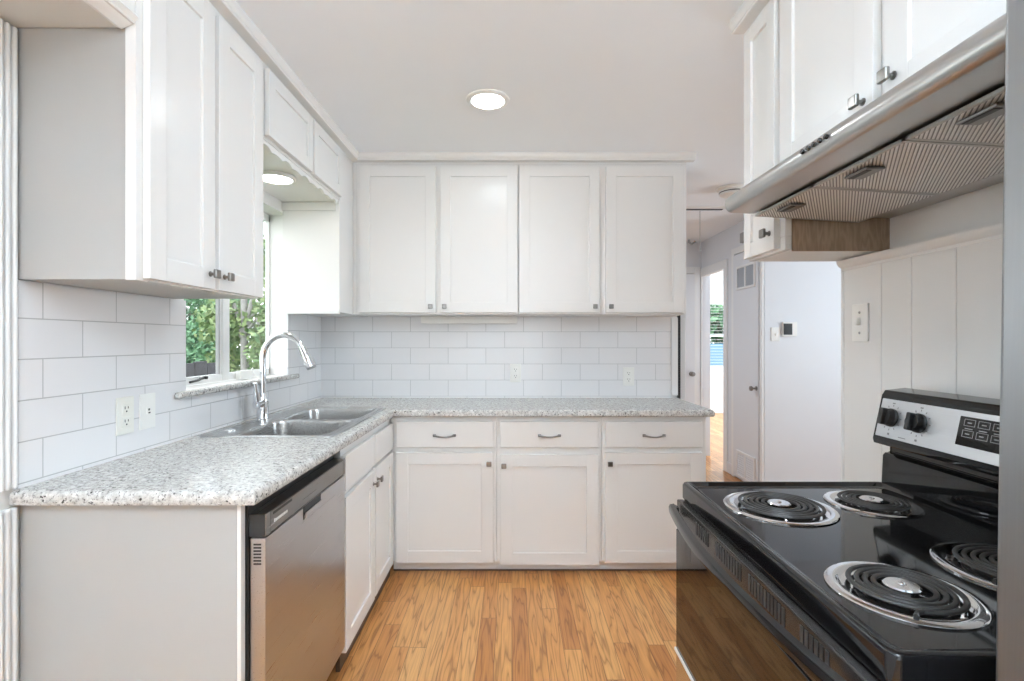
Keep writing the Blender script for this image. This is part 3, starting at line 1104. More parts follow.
BX0, BXE = -0.664, bpx(707.5)
bcab(BX0, bpx(496.5), bpx(395.8), bpx(493.2), -0.022, 0, 'white base cabinet on the back wall in the corner next to the sink run')
bcab(bpx(496.5) + 0.001, bpx(602), bpx(500.3), bpx(598.6), 0.020, 2.0, 'middle white base cabinet on the back wall with its door hung slightly low')
bcab(bpx(602) + 0.001, BXE, bpx(605.2), bpx(702.5), 0.024, 0, 'white base cabinet at the right end of the back counter')
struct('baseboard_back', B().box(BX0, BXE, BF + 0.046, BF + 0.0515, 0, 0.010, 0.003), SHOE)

# sink base
SF = -0.668          # face frame plane of the left run
SD = SF + 0.02
SY0, SY1 = 1.945, BF - 0.002
t = thing('sink_base_cabinet', 'white sink cabinet with two doors between the dishwasher and the corner', 'cabinet', (-0.95, 2.34, 0))
b = B()
b.box(XL + 0.02, SF - 0.02, SY0, SY0 + 0.016, 0.075, 0.875)
b.box(XL + 0.02, SF - 0.02, SY1 + 0.05, SY1 + 0.066, 0.075, 0.875)
b.box(XL + 0.02, SF - 0.02, SY0 + 0.016, SY1 + 0.05, 0.075, 0.095)
b.box(XL + 0.005, XL + 0.02, SY0, SY1 + 0.066, 0.075, 0.875)
obj('carcass', b, CARC, t)
b = B()
b.box(SF - 0.02, SF, SY0, SY0 + 0.03, 0.075, 0.8755, 0.002)
b.box(SF - 0.02, SF, 2.34, 2.40, 0.075, 0.8755, 0.002)
b.box(SF - 0.02, SF, SY1 - 0.03, SY1, 0.075, 0.8755, 0.002)
for z0, z1 in ((0.83, 0.8755), (0.66, 0.72), (0.075, 0.115)):
    b.box(SF - 0.02, SF - 0.0003, SY0 + 0.02, SY1 - 0.02, z0, z1, 0.002)
obj('face_frame', b, CAB, t)
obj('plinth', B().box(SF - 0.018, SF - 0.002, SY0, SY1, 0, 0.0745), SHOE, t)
for i, (y0, y1) in enumerate(((1.952, 2.362), (2.378, 2.728))):
    obj('false_drawer_front', slab_front(face_px(SF + 0.0005, y0, 0.700), y1 - y0, 0.140), CAB, t)
    M = face_px(SF + 0.0005, y0, 0.072 - 0.004 * (1 - i))
    d = obj('door', shaker(M, y1 - y0, 0.612 - 0.004 * (1 - i), 0.062), CAB, t)
    knob(M, (y1 - y0 - 0.026) if i == 0 else 0.03, 0.552, d)

# end panel
t = thing('end_panel', 'plain white end panel closing the left counter run, facing the camera', 'panel', (-0.96, 1.285, 0))
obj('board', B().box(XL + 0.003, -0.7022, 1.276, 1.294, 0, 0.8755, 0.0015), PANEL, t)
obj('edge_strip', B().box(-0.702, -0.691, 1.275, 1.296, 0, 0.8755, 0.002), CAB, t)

# ------------------------------------------------------------------ dishwasher
dw = thing('dishwasher', 'stainless steel dishwasher under the left counter next to the end panel', 'dishwasher', (-0.9, 1.62, 0))
Y0, Y1 = 1.302, 1.936
obj('tub', B().box(-1.2, -0.6875, Y0, Y1, 0.10, 0.870, 0.003), BLACKP, dw)
obj('kick_plate', B().box(-0.75, -0.735, Y0 + 0.005, Y1 - 0.005, 0.0, 0.099, 0.002), BLACKP, dw)
dd = obj('door', B().box(-0.687, -0.645, Y0 + 0.006, Y1 - 0.004, 0.105, 0.772, 0.004), STEELX, dw)
b = B()
for k in range(7):
    z = 0.703 + k * 0.0085
    b.box(-0.676, -0.656, Y0 + 0.0050, Y0 + 0.0064, z, z + 0.0045)
obj('vent_slots', b, DARK, dd)
cp = obj('control_panel', B().box(-0.687, -0.643, Y0 + 0.006, Y1 - 0.004, 0.776, 0.836, 0.003), STEELC, dw)
cp['label'] = 'dark brushed steel console'
obj('panel_side', B().box(-0.6868, -0.646, Y0 + 0.0035, Y0 + 0.0058, 0.7765, 0.8355), BLACKP, dw)
b = B()
b.box(-0.6432, -0.6422, 1.345, 1.460, 0.822, 0.829)
obj('status_window', b, DARK, cp)
b = B()
for (ya, yb, za, zb) in ((1.33, 1.905, 0.8335, 0.8345), (1.33, 1.905, 0.779, 0.780), (1.33, 1.331, 0.779, 0.8345), (1.904, 1.905, 0.779, 0.8345)):
    b.box(-0.6432, -0.6424, ya, yb, za, zb)
obj('outline_groove', b, DARK, cp)
b = B()
y = 1.352
for k, wd in enumerate((0.006, 0.006, 0.003, 0.006, 0.005, 0.003, 0.006, 0.006, 0.003, 0.006)):
    b.box(-0.6432, -0.6420, y, y + wd, 0.799, 0.806 if k else 0.808)
    y += wd + 0.0032
obj('brand_mark', b, WHITEINK, cp)
# finger recess under the console
b = B()
b.box(-0.6455, -0.6435, 1.545, 1.685, 0.735, 0.7755, 0.001)
obj('pocket_recess', b, DARK, dd)
b = B()
b.prism([(-0.6440, 0.7350), (-0.6435, 0.7350), (-0.638, 0.741), (-0.638, 0.756), (-0.640, 0.756), (-0.6440, 0.744)], 1, 1.55, 1.68)
obj('pocket_lip', b, STEELX, dd)

# ------------------------------------------------------------------ granite counter
def l_counter():
    P = [(XL + 0.0085, 1.245), (-0.640, 1.245), (-0.640, 2.705), (1.097, 2.705), (1.097, YB - 0.0085), (XL + 0.0085, YB - 0.0085)]
    act = [1, 1, 1, 1, 0, 0]      # edges that are rounded: near end, sink front, back front, right end
    rings_def = [(0.010, 0.876), (0.003, 0.8785), (0.0, 0.885), (0.0, 0.899), (0.0025, 0.9075), (0.008, 0.9125), (0.015, 0.914)]
    n = len(P)
    bm = bmesh.new()
    loops = []
    for d, z in rings_def:
        L = []
        for i in range(n):
            e0 = (i - 1) % n
            e1 = i
            off = Vector((0, 0))
            for e in (e0, e1):
                a, c = Vector(P[e]), Vector(P[(e + 1) % n])
                dr = (c - a).normalized()
                off += Vector((-dr.y, dr.x)) * d * act[e]
            L.append(bm.verts.new((P[i][0] + off.x, P[i][1] + off.y, z)))
        loops.append(L)
    for a, c in zip(loops, loops[1:]):
        for i in range(n):
            bm.faces.new((a[i], a[(i + 1) % n], c[(i + 1) % n], c[i]))
    hx0, hx1, hy0, hy1 = -1.165, -0.715, 1.948, 2.752
    hol = []
    for z in (0.876, 0.914):
        hol.append([bm.verts.new((x, y, z)) for x, y in ((hx0, hy0), (hx1, hy0), (hx1, hy1), (hx0, hy1))])
    for i in range(4):
        bm.faces.new((hol[0][i], hol[0][(i + 1) % 4], hol[1][(i + 1) % 4], hol[1][i]))
    for L, H in ((loops[-1], hol[1]), (loops[0], hol[0])):
        ed = []
        for C in (L, H):
            for i in range(len(C)):
                e = bm.edges.get((C[i], C[(i + 1) % len(C)])) or bm.edges.new((C[i], C[(i + 1) % len(C)]))
                ed.append(e)
        bmesh.ops.triangle_fill(bm, use_beauty=True, use_dissolve=False, edges=ed)
    bmesh.ops.recalc_face_normals(bm, faces=bm.faces[:])
    b = B()
    b.bm.free()
    b.bm = bm
    return b


tag(obj('granite_worktop', l_counter(), GRAN), 'speckled white and grey granite worktop running L-shaped around the corner', 'countertop')

# ------------------------------------------------------------------ sink and faucet
def rrect(x0, x1, y0, y1, r, n=6):
    out = []
    for cx, cy, a0 in ((x1 - r, y1 - r, 0), (x0 + r, y1 - r, 90), (x0 + r, y0 + r, 180), (x1 - r, y0 + r, 270)):
        for k in range(n + 1):
            a = R(a0 + 90 * k / n)
            out.append((cx + r * math.cos(a), cy + r * math.sin(a)))
    return out


def sink_rim():
    bm = bmesh.new()
    X0, X1, YA, YZ = -1.222, -0.690, 1.930, 2.772
    outer = []
    for ins, z in ((0, 0.9145), (0.001, 0.9175), (0.005, 0.9190), (0.009, 0.9175), (0.016, 0.9170)):
        outer.append([bm.verts.new((x, y, z)) for x, y in rrect(X0 + ins, X1 - ins, YA + ins, YZ - ins, 0.03 - ins * 0.5)])
    k = len(outer[0])
    for a, c in zip(outer, outer[1:]):
        for i in range(k):
            bm.faces.new((a[i], a[(i + 1) % k], c[(i + 1) % k], c[i]))
    ed = [bm.edges.get((outer[-1][i], outer[-1][(i + 1) % k])) for i in range(k)]
    for (y0, y1) in BOWLS:
        L = [bm.verts.new((x, y, 0.9170)) for x, y in rrect(BWX0, BWX1, y0, y1, 0.055)]
        ed += [bm.edges.new((L[i], L[(i + 1) % len(L)])) for i in range(len(L))]
    bmesh.ops.triangle_fill(bm, use_beauty=True, use_dissolve=False, edges=ed)
    bmesh.ops.recalc_face_normals(bm, faces=bm.faces[:])
    b = B()
    b.bm.free()
    b.bm = bm
    return b


def bowl(y0, y1):
    t = bmesh.new()
    rings = []
    for ins, z in ((0, 0.9170), (0.002, 0.9150), (0.004, 0.905), (0.014, 0.775), (0.022, 0.752), (0.045, 0.738), (0.09, 0.734)):
        rings.append([t.verts.new((x, y, z)) for x, y in rrect(BWX0 + ins, BWX1 - ins, y0 + ins, y1 - ins, max(0.055 - ins * 0.3, 0.02))])
    k = len(rings[0])
    for a, c in zip(rings, rings[1:]):
        for i in range(k):
            t.faces.new((a[i], a[(i + 1) % k], c[(i + 1) % k], c[i]))
    t.faces.new(rings[-1])
    bmesh.ops.recalc_face_normals(t, faces=t.faces[:])
    for f in t.faces:
        f.normal_flip()
    b = B()
    b.add(t)
    return b


BOWLS = ((1.972, 2.333), (2.369, 2.735))
BWX0, BWX1 = -1.105, -0.735
sk = thing('kitchen_sink', 'double bowl stainless steel sink set into the granite below the window', 'sink', (-0.95, 2.35, 0.914))
obj('rim_deck', sink_rim(), STEELS, sk)
for (y0, y1) in BOWLS:
    bo = obj('bowl', bowl(y0, y1), STEELS, sk)
    obj('drain', B(T((-0.93, (y0 + y1) / 2, 0.7345))).lathe([(0, 0.001), (0.03, 0.001), (0.034, 0.003), (0.042, 0.003), (0.044, 0)], 24), CHROME, bo)
tag(obj('hole_cover', B(T((-1.165, 2.07, 0.9172))).lathe([(0.024, 0), (0.024, 0.003), (0.02, 0.006), (0, 0.007)], 24), CHROME), 'round chrome hole cover on the sink deck near the camera side of the faucet', 'hole cover')

FXX, FYY = -1.172, 2.352
fa = thing('kitchen_faucet', 'chrome gooseneck pull-down faucet on the sink deck', 'faucet', (FXX, FYY, 0.917))
obj('base', B(T((FXX, FYY, 0.9172))).lathe([(0, 0), (0.030, 0), (0.030, 0.005), (0.026, 0.009), (0.0235, 0.03), (0.0225, 0.07), (0.0245, 0.085), (0.0235, 0.10), (0.017, 0.115), (0.0150, 0.125), (0, 0.126)], 32), CHROME, fa)
pts = [(FXX, FYY, 1.030), (FXX, FYY, 1.10), (FXX, FYY, 1.17), (FXX, FYY, 1.205)]
rr, cx, cz = 0.098, FXX + 0.098, 1.205
for k in range(1, 25):
    a = math.pi - math.pi * 0.86 * k / 24
    pts.append((cx + rr * math.cos(a), FYY, cz + rr * math.sin(a) * 1.13))
obj('neck', B().tube(pts, 0.0140, 16), CHROME, fa)
e = Vector(pts[-1])
d = (Vector(pts[-1]) - Vector(pts[-2])).normalized()
head = [e - d * 0.01 + d * (0.105 * k / 5) for k in range(6)]
obj('spray_head', B().tube(head, [0.0150, 0.0165, 0.0190, 0.0215, 0.0235, 0.0240], 20), CHROME, fa)
obj('spray_tip', B().tube([head[-1] + d * 0.0003, head[-1] + d * 0.008], [0.0228, 0.021], 20), GREYP, fa)
b = B()
b.tube([(FXX - 0.0, FYY - 0.015, 0.995), (FXX - 0.004, FYY - 0.052, 0.995)], 0.020, 16)
obj('valve_body', b, CHROME, fa)
b = B()
b.tube([(FXX - 0.004, FYY - 0.038, 0.998), (FXX - 0.005, FYY - 0.048, 1.03), (FXX - 0.006, FYY - 0.056, 1.065), (FXX - 0.006, FYY - 0.062, 1.095)], [0.017, 0.014, 0.011, 0.009], 14)
obj('lever', b, CHROME, fa)

# ------------------------------------------------------------------ right upper cabinets
RF = 0.802           # face frame plane; door fronts 2 cm nearer
ZN = 1.557
t = thing('narrow_wall_cabinet', 'narrow white wall cabinet right of the hall opening, with a bare plywood side', 'cabinet', (0.95, 1.57, ZN))
obj('carcass', B().box(RF + 0.02, XR - 0.0005, 1.474, 1.692, ZN, ZT, 0.001), CARC, t)
obj('plywood_side', B().box(RF + 0.022, XR - 0.0008, 1.468, 1.4735, ZN - 0.004, ZT - 0.01), RAWW, t)
obj('face_frame', B().box(RF, RF + 0.0195, 1.468, 1.692, ZN, ZN + 0.04, 0.002).box(RF, RF + 0.0195, 1.468, 1.50, ZN + 0.0401, ZT, 0.002).box(RF, RF + 0.0195, 1.662, 1.692, ZN + 0.0401, ZT, 0.002).box(RF, RF + 0.0195, 1.5001, 1.6619, ZT - 0.04, ZT, 0.002), CAB, t)
M = face_nx(RF - 0.0005, 1.688, ZN + 0.006)
d = obj('door', shaker(M, 0.196, 0.755, 0.048), CAB, t)
knob(M, 0.196 - 0.027, 0.052, d)

ZH = 1.775
t = thing('over_hood_cabinet', 'white two-door wall cabinet above the steel range hood', 'cabinet', (0.95, 1.0, ZH))
obj('carcass', B().box(RF + 0.02, XR - 0.0005, 0.552, 1.4665, ZH, ZT, 0.001), CARC, t)
b = B()
for (y0, y1) in ((0.552, 0.59), (1.045, 1.095), (1.43, 1.4665)):
    b.box(RF, RF + 0.0195, y0, y1, ZH, ZT, 0.003)
b.box(RF + 0.0003, RF + 0.0195, 0.58, 1.44, ZH, ZH + 0.03, 0.002)
b.box(RF + 0.0003, RF + 0.0195, 0.58, 1.44, ZT - 0.04, ZT, 0.002)
obj('face_frame', b, CAB, t)
for i, (ya, yb) in enumerate(((1.462, 1.083), (1.052, 0.560))):
    M = face_nx(RF - 0.0005, ya, ZH + 0.004)
    d = obj('door', shaker(M, ya - yb, ZT - ZH - 0.012, 0.064), CAB, t)
    knob(M, (ya - yb - 0.03) if i == 0 else 0.028, 0.042 + 0.012 * i, d)
crown('trim_15', face_nx(RF, 1.730, 0), 1.730 - 0.552)
struct('trim_17', B().prism([(1.6925, ZT), (1.70, ZT + 0.008), (1.72, ZT + 0.03), (1.73, ZT + 0.046), (1.73, CZ - 0.001), (1.6925, CZ - 0.001)], 0, RF + 0.011, XR - 0.001), CAB)
b = B(face_y(RF + 0.0, 1.665, 0) @ Matrix.Rotation(R(180), 4, 'Z'))
struct('trim_16', B().box(RF + 0.0005, XR - 0.001, 0.552, 1.692, ZT + 0.0005, CZ - 0.0005), CAB)

# ------------------------------------------------------------------ range hood
hd_ = thing('range_hood', 'stainless steel under-cabinet range hood with slotted filters above the stove', 'range hood', (0.9, 1.0, 1.64))
HY0, HY1 = 0.556, 1.464
nose = [(0.640, 1.664), (0.632, 1.668), (0.626, 1.676), (0.623, 1.687), (0.625, 1.699), (0.632, 1.709), (0.645, 1.718), (0.70, 1.740), (RF - 0.022, 1.770), (XR - 0.002, 1.7735), (XR - 0.002, 1.648), (1.03, 1.650), (1.01, 1.656), (0.705, 1.6605)]
obj('canopy', B().prism(nose, 1, HY0, HY1), STEELH, hd_)


def fz(x):
    return 1.6595 - (x - 0.705) * (0.018 / 0.30)


for (y0, y1) in ((1.182, 1.452), (0.906, 1.172), (0.632, 0.896)):
    b = B()
    t = bmesh.new()
    vs = []
    for x, y, dz in ((0.712, y0, 0), (0.712, y1, 0), (1.005, y1, 0), (1.005, y0, 0)):
        vs.append((x, y))
    lo = [t.verts.new((x, y, fz(x) - 0.008)) for x, y in vs]
    hi = [t.verts.new((x, y, fz(x) - 0.0035)) for x, y in vs]
    t.faces.new(lo)
    t.faces.new(hi[::-1])
    for i in range(4):
        t.faces.new((lo[i], hi[i], hi[(i + 1) % 4], lo[(i + 1) % 4]))
    bmesh.ops.recalc_face_normals(t, faces=t.faces[:])
    b.add(t)
    fl = obj('filter', b, FILT, hd_)
    b = B()
    for (xa, xb, ya, yb) in ((0.707, 0.714, y0 - 0.003, y1 + 0.003), (1.001, 1.008, y0 - 0.003, y1 + 0.003), (0.707, 1.008, y0 - 0.003, y0 + 0.004), (0.707, 1.008, y1 - 0.004, y1 + 0.003)):
        pr = [(xa, fz(xa) - 0.0088), (xb, fz(xb) - 0.0088), (xb, fz(xb) - 0.0035), (xa, fz(xa) - 0.0035)]
        b.prism(pr, 1, ya, yb)
    obj('filter_frame', b, STEELH, fl)
    yc = (y0 + y1) / 2 + 0.02
    z = fz(0.74)
    obj('latch', B().box(0.726, 0.766, yc - 0.035, yc + 0.035, z - 0.0155, z - 0.0095, 0.002), STEELC, fl)
    obj('latch_slot', B().box(0.730, 0.742, yc - 0.028, yc + 0.028, z - 0.0165, z - 0.0152), DARK, fl)
b = B()
for k in range(5):
    y = 0.990 + k * 0.020
    b.tube([(0.6265, y, 1.6925), (0.6185, y, 1.6945)], 0.0050, 12)
obj('push_buttons', b, BLACKP, hd_)

# ------------------------------------------------------------------ stove
st = thing('electric_stove', 'black and stainless electric coil stove against the right wall', 'stove', (0.75, 0.965, 0))
SA, SB = 0.594, 1.337         # near and far side
obj('body', B().box(0.458, 1.035, SA + 0.004, SB - 0.004, 0.03, 0.868, 0.003), BLACKG, st)
for x in (0.52, 0.98):
    for y in (SA + 0.05, SB - 0.05):
        obj('foot', B(T((x, y, 0))).lathe([(0, 0), (0.02, 0), (0.02, 0.008), (0.01, 0.012), (0.01, 0.031), (0, 0.031)], 14), BLACKP, st)
# cooktop: sunk field inside a raised edge
t = bmesh.new()
rings = []
X0, X1 = 0.452, 0.990
for ins, z in ((0.004, 0.8685), (0.0, 0.874), (0.0, 0.908), (0.003, 0.9135), (0.008, 0.9150), (0.014, 0.9140), (0.022, 0.9075), (0.030, 0.9060)):
    rings.append([t.verts.new((x, y, z)) for x, y in rrect(X0 + ins, X1 - ins, SA + ins, SB - ins, 0.014, 4)])
k = len(rings[0])
for a, c in zip(rings, rings[1:]):
    for i in range(k):
        t.faces.new((a[i], a[(i + 1) % k], c[(i + 1) % k], c[i]))
t.faces.new(rings[-1])
t.faces.new(rings[0][::-1])
bmesh.ops.recalc_face_normals(t, faces=t.faces[:])
obj('cooktop', B().add(t), BLACKG, st)
CT = 0.9062


def burner(x, y, r, rot, turns):
    M = T((x, y, CT)) @ Matrix.Rotation(R(rot), 4, 'Z')
    p = obj('burner', B(M).lathe([(r, 0.0), (r, 0.002), (r - 0.003, 0.0042), (r - 0.013, 0.0048), (r - 0.018, 0.0030), (r - 0.024, 0.0012), (0.03, 0.0008), (0, 0.0008)], 64), CHROME, st)
    p['label'] = 'chrome drip pan with black coil'
    b = B(M)
    pts = []
    n = int(turns * 40)
    r0, r1 = r - 0.025, 0.032
    for k in range(n + 1):
        a = k / n
        ang = 2 * math.pi * turns * a
        rad = r0 + (r1 - r0) * a
        pts.append((rad * math.cos(ang), rad * math.sin(ang), 0.0090))
    b.tube(pts, 0.0040, 8, flat=0.8)
    b.tube([(r0, 0, 0.0090), (r0 + 0.004, -0.008, 0.008), (r0 + 0.012, -0.012, 0.0065)], 0.0036, 8)
    obj('coil', b, COILM, p)
    b = B(M)
    b.lathe([(0, 0.0125), (0.004, 0.0150), (0.006, 0.0130), (0.022, 0.0130), (0.0245, 0.011), (0.0245, 0.004), (0, 0.004)], 32)
    for q in range(3):
        b.box(0.022, r0 + 0.002, -0.0015, 0.0015, 0.0015, 0.0055, 0, 2, 0, Matrix.Rotation(R(120 * q + 50), 4, 'Z'))
    obj('medallion', b, CHROME, p)


burner(0.613, 1.148, 0.118, 200, 5)
burner(0.845, 1.175, 0.097, 230, 4)
burner(0.594, 0.762, 0.101, 250, 4)
burner(0.846, 0.832, 0.116, 215, 5)

# oven door
od = obj('oven_door', B().box(0.437, 0.4575, SA + 0.004, SB - 0.004, 0.472, 0.790, 0.003), BLACKD, st)
od['label'] = 'black glass oven door'
vp = obj('vent_panel', B().box(0.439, 0.4575, SA + 0.004, SB - 0.004, 0.7905, 0.8675, 0.003), VENTM, st)
for (ya, yb, n) in ((1.195, 1.115, 6), (1.08, 0.956, 10), (0.929, 0.803, 11), (0.763, 0.690, 6)):
    b = B()
    for k in range(n):
        y = ya + (yb - ya) * (k + 0.5) / n
        b.box(0.4375, 0.4393, y - 0.0036, y + 0.0036, 0.828, 0.858)
    obj('vent_slots', b, DARK, vp)
b = B()
pts, rs = [], []
for k in range(25):
    a = k / 24
    y = SB - 0.012 - (SB - SA - 0.024) * a
    x = 0.426 - 0.030 * (1 - (2 * a - 1) ** 2)
    pts.append((x, y, 0.846))
# bowed flat bar
t = bmesh.new()
rg = []
for (x, y, z) in pts:
    rg.append([t.verts.new(c) for c in ((x - 0.011, y, z + 0.004), (x - 0.008, y, z + 0.010), (x + 0.003, y, z + 0.012), (x + 0.007, y, z + 0.007), (x + 0.006, y, z - 0.012), (x - 0.005, y, z - 0.015), (x - 0.010, y, z - 0.010))])
for a, c in zip(rg, rg[1:]):
    for i in range(7):
        t.faces.new((a[i], a[(i + 1) % 7], c[(i + 1) % 7], c[i]))
t.faces.new(rg[0])
t.faces.new(rg[-1][::-1])
bmesh.ops.recalc_face_normals(t, faces=t.faces[:])
b.add(t)
for y in (SB - 0.03, SA + 0.03):
    b.box(0.420, 0.4335, y - 0.014, y + 0.014, 0.832, 0.858, 0.004)
obj('door_handle', b, BLACKG, st)
b = B()
b.box(0.437, 0.4575, SA + 0.004, SB - 0.004, 0.245, 0.4715, 0.003)
lp = obj('lower_door_panel', b, STEELP, st)
lp['label'] = 'stainless lower door panel'
obj('edge_strip', B().box(0.4325, 0.4369, SA + 0.004, SB - 0.004, 0.4665, 0.4745, 0.001), TRIMW, lp)
obj('storage_drawer', B().box(0.436, 0.4575, SA + 0.004, SB - 0.004, 0.055, 0.240, 0.003), STEELX, st)

# backguard
bgd = obj('backguard', B().prism([(0.991, 0.869), (0.986, 0.905), (0.990, 0.985), (0.996, 0.992), (1.012, 0.992), (1.012, 1.016), (0.966, 1.018), (0.963, 1.030), (0.988, 1.146), (0.996, 1.158), (1.05, 1.164), (1.078, 1.155), (1.080, 0.869)], 1, SA + 0.002, SB - 0.001, bev=0.0022), BLACKG, st)
# tilted control fascia
p0, p1 = Vector((0.9650, 0, 1.040)), Vector((0.9858, 0, 1.137))
vdir = (p1 - p0).normalized()
nrm = Vector((-vdir.z, 0, vdir.x))
FM = Matrix(((0, -nrm.x, vdir.x, p0.x), (-1, 0, 0, SB - 0.012), (0, -nrm.z, vdir.z, p0.z), (0, 0, 0, 1)))
# local x runs from the far end towards the camera, -y is outward, z up the fascia
fh = (p1 - p0).length
fw = SB - SA - 0.024
fc = obj('control_fascia', B(FM).box(0, fw, -0.0035, 0.0005, 0, fh, 0.0015), SILVER, bgd)


def dial(u):
    b = B(FM)
    v = fh * 0.53
    X = T((u, -0.0035, v)) @ Matrix.Rotation(R(90), 4, 'X')
    b.lathe([(0, 0), (0.0235, 0), (0.0235, 0.006), (0.0205, 0.009), (0.0190, 0.020), (0, 0.021)], 32, 0, X)
    b.box(u - 0.0065, u + 0.0065, -0.034, -0.010, v - 0.0215, v + 0.0215, 0.003, 2)
    k = obj('dial', b, BLACKP, st)
    return k


def ticks(u):
    b = B(FM)
    v = fh * 0.53
    for a in range(0, 360, 30):
        r = 0.031
        X = T((u + r * math.sin(R(a)), -0.0036, v + r * math.cos(R(a)))) @ Matrix.Rotation(R(a), 4, 'Y')
        if abs(r * math.cos(R(a))) + 0.004 < fh * 0.5:
            b.box(-0.0011, 0.0011, -0.0004, 0.0004, -0.0022, 0.0022, 0, 2, 0, X)
    b.box(u - 0.004, u + 0.004, -0.0042, -0.0034, fh - 0.011, fh - 0.008)
    b.box(u - 0.002, u + 0.004, -0.0042, -0.0034, 0.008, 0.013)
    return b


for u in (0.043, 0.130, fw - 0.130, fw - 0.043):
    dial(u)
    obj('dial_marks', ticks(u), GREYINK, fc)
b = B(FM)
b.box(0.078, 0.100, -0.0041, -0.0034, 0.007, 0.009)
obj('brand_line', b, GREYINK, fc)
u0, u1 = fw / 2 - 0.125, fw / 2 + 0.125
dp = obj('display_panel', B(FM).box(u0, u1, -0.0048, -0.0034, fh * 0.24, fh - 0.012, 0.001), BLACKD, fc)
b = B(FM)


def outline(b, ua, ub, va, vb, th=0.0011):
    for (a, c, e, f) in ((ua, ub, va, va + th), (ua, ub, vb - th, vb), (ua, ua + th, va, vb), (ub - th, ub, va, vb)):
        b.box(a, c, -0.0054, -0.0047, e, f)


for i in range(7):
    ua = u0 + 0.012 + i * 0.0325
    outline(b, ua, ua + 0.026, fh - 0.032, fh - 0.017)
    b.box(ua + 0.008, ua + 0.018, -0.0054, -0.0047, fh - 0.026, fh - 0.0235)
    outline(b, ua, ua + 0.026, fh - 0.056, fh - 0.041)
    b.box(ua + 0.007, ua + 0.017, -0.0054, -0.0047, fh - 0.050, fh - 0.0475)
    b.box(ua + 0.004, ua + 0.022, -0.0054, -0.0047, fh - 0.0385, fh - 0.0365)
obj('button_marks', b, GREYP, dp)

# ------------------------------------------------------------------ refrigerator at the right edge
def lean(b):
    for v in b.bm.verts:
        v.co.x += 0.0155 * (v.co.z - 1.29)
    return b


FR = 0.516
rf = thing('refrigerator', 'grey steel refrigerator cut off by the right edge of the photo', 'refrigerator', (0.8, 0.05, 0))
obj('cabinet_body', lean(B().box(0.575, 1.085, -0.40, 0.492, 0.03, 1.74, 0.004)), GREYP, rf)
obj('upper_door', lean(B().box(0.500, 0.570, -0.405, FR, 0.62, 1.74, 0.008, 4)), STEELF, rf)
obj('freezer_drawer', lean(B().box(0.500, 0.570, -0.405, FR, 0.06, 0.61, 0.008, 4)), STEELF, rf)
b = B()
b.tube([(0.495, -0.33, 0.75), (0.455, -0.33, 0.78), (0.455, -0.33, 1.5), (0.505, -0.33, 1.53)], 0.012, 12)
obj('handle', b, STEELF, rf)
for x in (0.64, 1.03):
    for y in (-0.35, 0.44):
        obj('foot', B().box(x - 0.02, x + 0.02, y - 0.02, y + 0.02, 0, 0.032, 0.003), BLACKP, rf)

# ------------------------------------------------------------------ lamps
for (x, y, lab) in ((-0.11, 2.28, 'round lit recessed light in the kitchen ceiling, in view above the counters'),
                    (-0.11, 0.95, 'round lit recessed light in the kitchen ceiling above the camera'),
                    (0.35, 4.45, 'added round lit recessed light, unseen, in the hall ceiling behind the back wall')):  # hall fixture is added, to house the hall fill
    t = thing('recessed_light', lab, 'ceiling light', (x, y, CZ))
    obj('trim_ring', B(T((x, y, CZ - 0.0005)) @ Matrix.Rotation(R(180), 4, 'X')).lathe([(0.068, 0), (0.098, 0), (0.097, 0.005), (0.088, 0.010), (0.076, 0.011), (0.074, 0.004)], 48), PLAS, t)
    obj('lens', B(T((x, y, CZ - 0.0065)) @ Matrix.Rotation(R(180), 4, 'X')).lathe([(0, 0.003), (0.06, 0.003), (0.074, 0)], 48), LENS, t)
t = thing('disc_light', 'lit white disc light under the short cabinet above the sink', 'light fixture', (-1.09, 2.31, ZS))
obj('housing', B(T((-1.09, 2.31, ZS - 0.0125)) @ Matrix.Rotation(R(180), 4, 'X')).lathe([(0, 0), (0.085, 0), (0.085, 0.010), (0.08, 0.014), (0.072, 0.015), (0.070, 0.012)], 40), PLAS, t)
obj('lens', B(T((-1.09, 2.31, ZS - 0.0125)) @ Matrix.Rotation(R(180), 4, 'X')).lathe([(0.0705, 0.012), (0.05, 0.0155), (0, 0.0165)], 40), LENS, t)
t = thing('added_pendant', 'added white bowl pendant light, unseen behind the camera, to brighten the ceiling', 'ceiling light', (0.12, -0.75, CZ))  # unseen fixture added to carry the up and down fill lamps
obj('canopy', B(T((0.12, -0.75, CZ - 0.0005)) @ Matrix.Rotation(R(180), 4, 'X')).lathe([(0, 0), (0.07, 0), (0.065, 0.02), (0.02, 0.03), (0, 0.03)], 32), PLAS, t)
obj('rod', B().tube([(0.12, -0.75, CZ - 0.03), (0.12, -0.75, 1.87)], 0.008, 10), NICKEL, t)
obj('bowl', B(T((0.12, -0.75, 1.845))).lathe([(0, 0), (0.10, 0.008), (0.18, 0.04), (0.23, 0.10), (0.225, 0.10), (0.175, 0.046), (0.10, 0.014), (0, 0.006)], 48), LENS, t)

# ------------------------------------------------------------------ outside the kitchen window
random.seed(4)
struct('ground', B().box(-16, -1.45, -2, 22, -0.5, -0.4), SOIL)


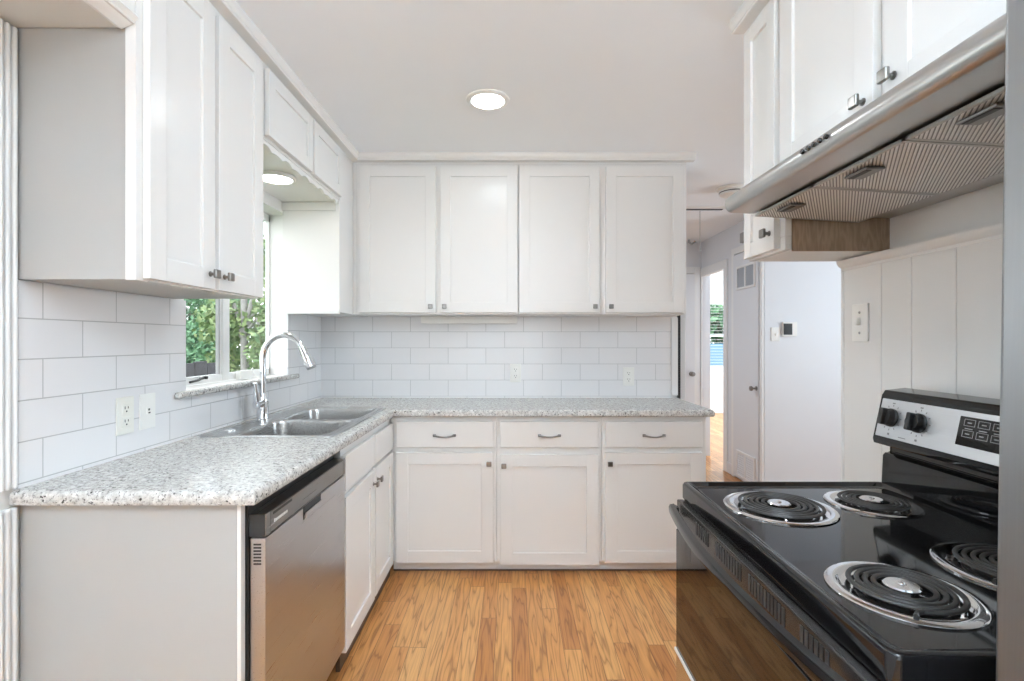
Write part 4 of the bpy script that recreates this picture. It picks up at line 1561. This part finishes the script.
def leaves(b, c, rad, n, size, rnd):
    for _ in range(n):
        while True:
            p = Vector((rnd.uniform(-1, 1), rnd.uniform(-1, 1), rnd.uniform(-1, 1)))
            if p.length <= 1:
                break
        p = p * (0.55 + 0.45 * rnd.random())
        q = Vector((c[0] + p.x * rad[0], c[1] + p.y * rad[1], c[2] + p.z * rad[2]))
        u = Vector((rnd.gauss(0, 1), rnd.gauss(0, 1), rnd.gauss(0, 1))).normalized()
        v = u.orthogonal().normalized()
        s = size * rnd.uniform(0.6, 1.3)
        vs = [b.bm.verts.new(q + u * s), b.bm.verts.new(q + v * s * 0.5 + u * 0.1 * s), b.bm.verts.new(q - u * s), b.bm.verts.new(q - v * s * 0.5 + u * 0.1 * s)]
        b.bm.faces.new(vs)


def plant(name, lab, cat, base, trunk_top, blobs, n, size, mat, tr=0.05):
    t = thing(name, lab, cat, base)
    tb = B()
    x, y, z = base
    tb.tube([(x, y, z), (x + 0.03, y, z + (trunk_top - z) * 0.5), (x, y + 0.03, trunk_top)], [tr, tr * 0.85, tr * 0.6], 10)
    for c, r in blobs:
        tb.tube([(x, y, z + (trunk_top - z) * 0.75), ((x + c[0]) / 2, (y + c[1]) / 2, (trunk_top + c[2]) / 2), c], [tr * 0.5, tr * 0.35, tr * 0.15], 6)
    obj('trunk', tb, BARK, t)
    b = B()
    rnd = random.Random(sum(ord(ch) for ch in lab))
    for c, r in blobs:
        leaves(b, c, r, n, size, rnd)
    obj('foliage', b, mat, t, smooth=False)
    return t


plant('garden_shrub', 'dense green shrub outside behind the left window pane', 'shrub', (-4.75, 7.5, -0.4), 0.9,
      [((-4.75, 7.5, 1.05), (0.62, 0.6, 0.50)), ((-5.1, 7.7, 0.8), (0.55, 0.55, 0.55)), ((-4.55, 7.3, 0.75), (0.5, 0.5, 0.55)), ((-4.65, 7.8, 1.4), (0.5, 0.45, 0.33))], 2000, 0.042, LEAFA)
plant('garden_tree', 'leafy tree outside with thin high branches across the left window pane', 'tree', (-5.6, 9.0, -0.4), 2.0,
      [((-5.6, 8.9, 2.1), (0.8, 0.8, 0.45)), ((-6.1, 9.2, 1.6), (0.6, 0.6, 0.35)), ((-5.0, 8.8, 1.85), (0.6, 0.6, 0.4))], 900, 0.055, LEAFA)
plant('garden_tree', 'yellow-green tree with a grey trunk outside the right window pane', 'tree', (-3.02, 5.6, -0.4), 1.9,
      [((-3.25, 5.7, 1.5), (0.35, 0.4, 0.35)), ((-2.75, 5.7, 1.45), (0.33, 0.4, 0.5)), ((-3.3, 5.9, 0.95), (0.3, 0.4, 0.35)), ((-2.7, 5.7, 2.2), (0.4, 0.4, 0.5)), ((-2.6, 5.4, 1.15), (0.28, 0.3, 0.4)), ((-2.75, 5.9, 0.95), (0.3, 0.3, 0.3))], 1000, 0.040, LEAFB, 0.055)
b = B()
for k in range(7):
    y = 2.78 + k * 0.145
    b.box(-2.24, -2.22, y, y + 0.14, -0.4, 1.125 + 0.008 * (k % 3), 0.004)
fe = obj('garden_fence', b, FENCE)
tag(fe, 'dark board fence outside the left window pane, in front of the shrub', 'fence')
# outside the bedroom window
plant('garden_bush', 'green bush outside the far room window', 'bush', (4.2, 12.0, -0.4), 1.6,
      [((4.2, 12.0, 1.9), (1.6, 0.7, 0.5)), ((5.3, 12.0, 1.6), (1.0, 0.7, 0.5))], 900, 0.12, LEAFA)
struct('wall_neighbour', B().box(2.0, 7.5, 11.0, 11.2, -0.4, 1.22), SIDING)
struct('ground_far', B().box(0, 12, 9.5, 20, -0.5, -0.4), SOIL)
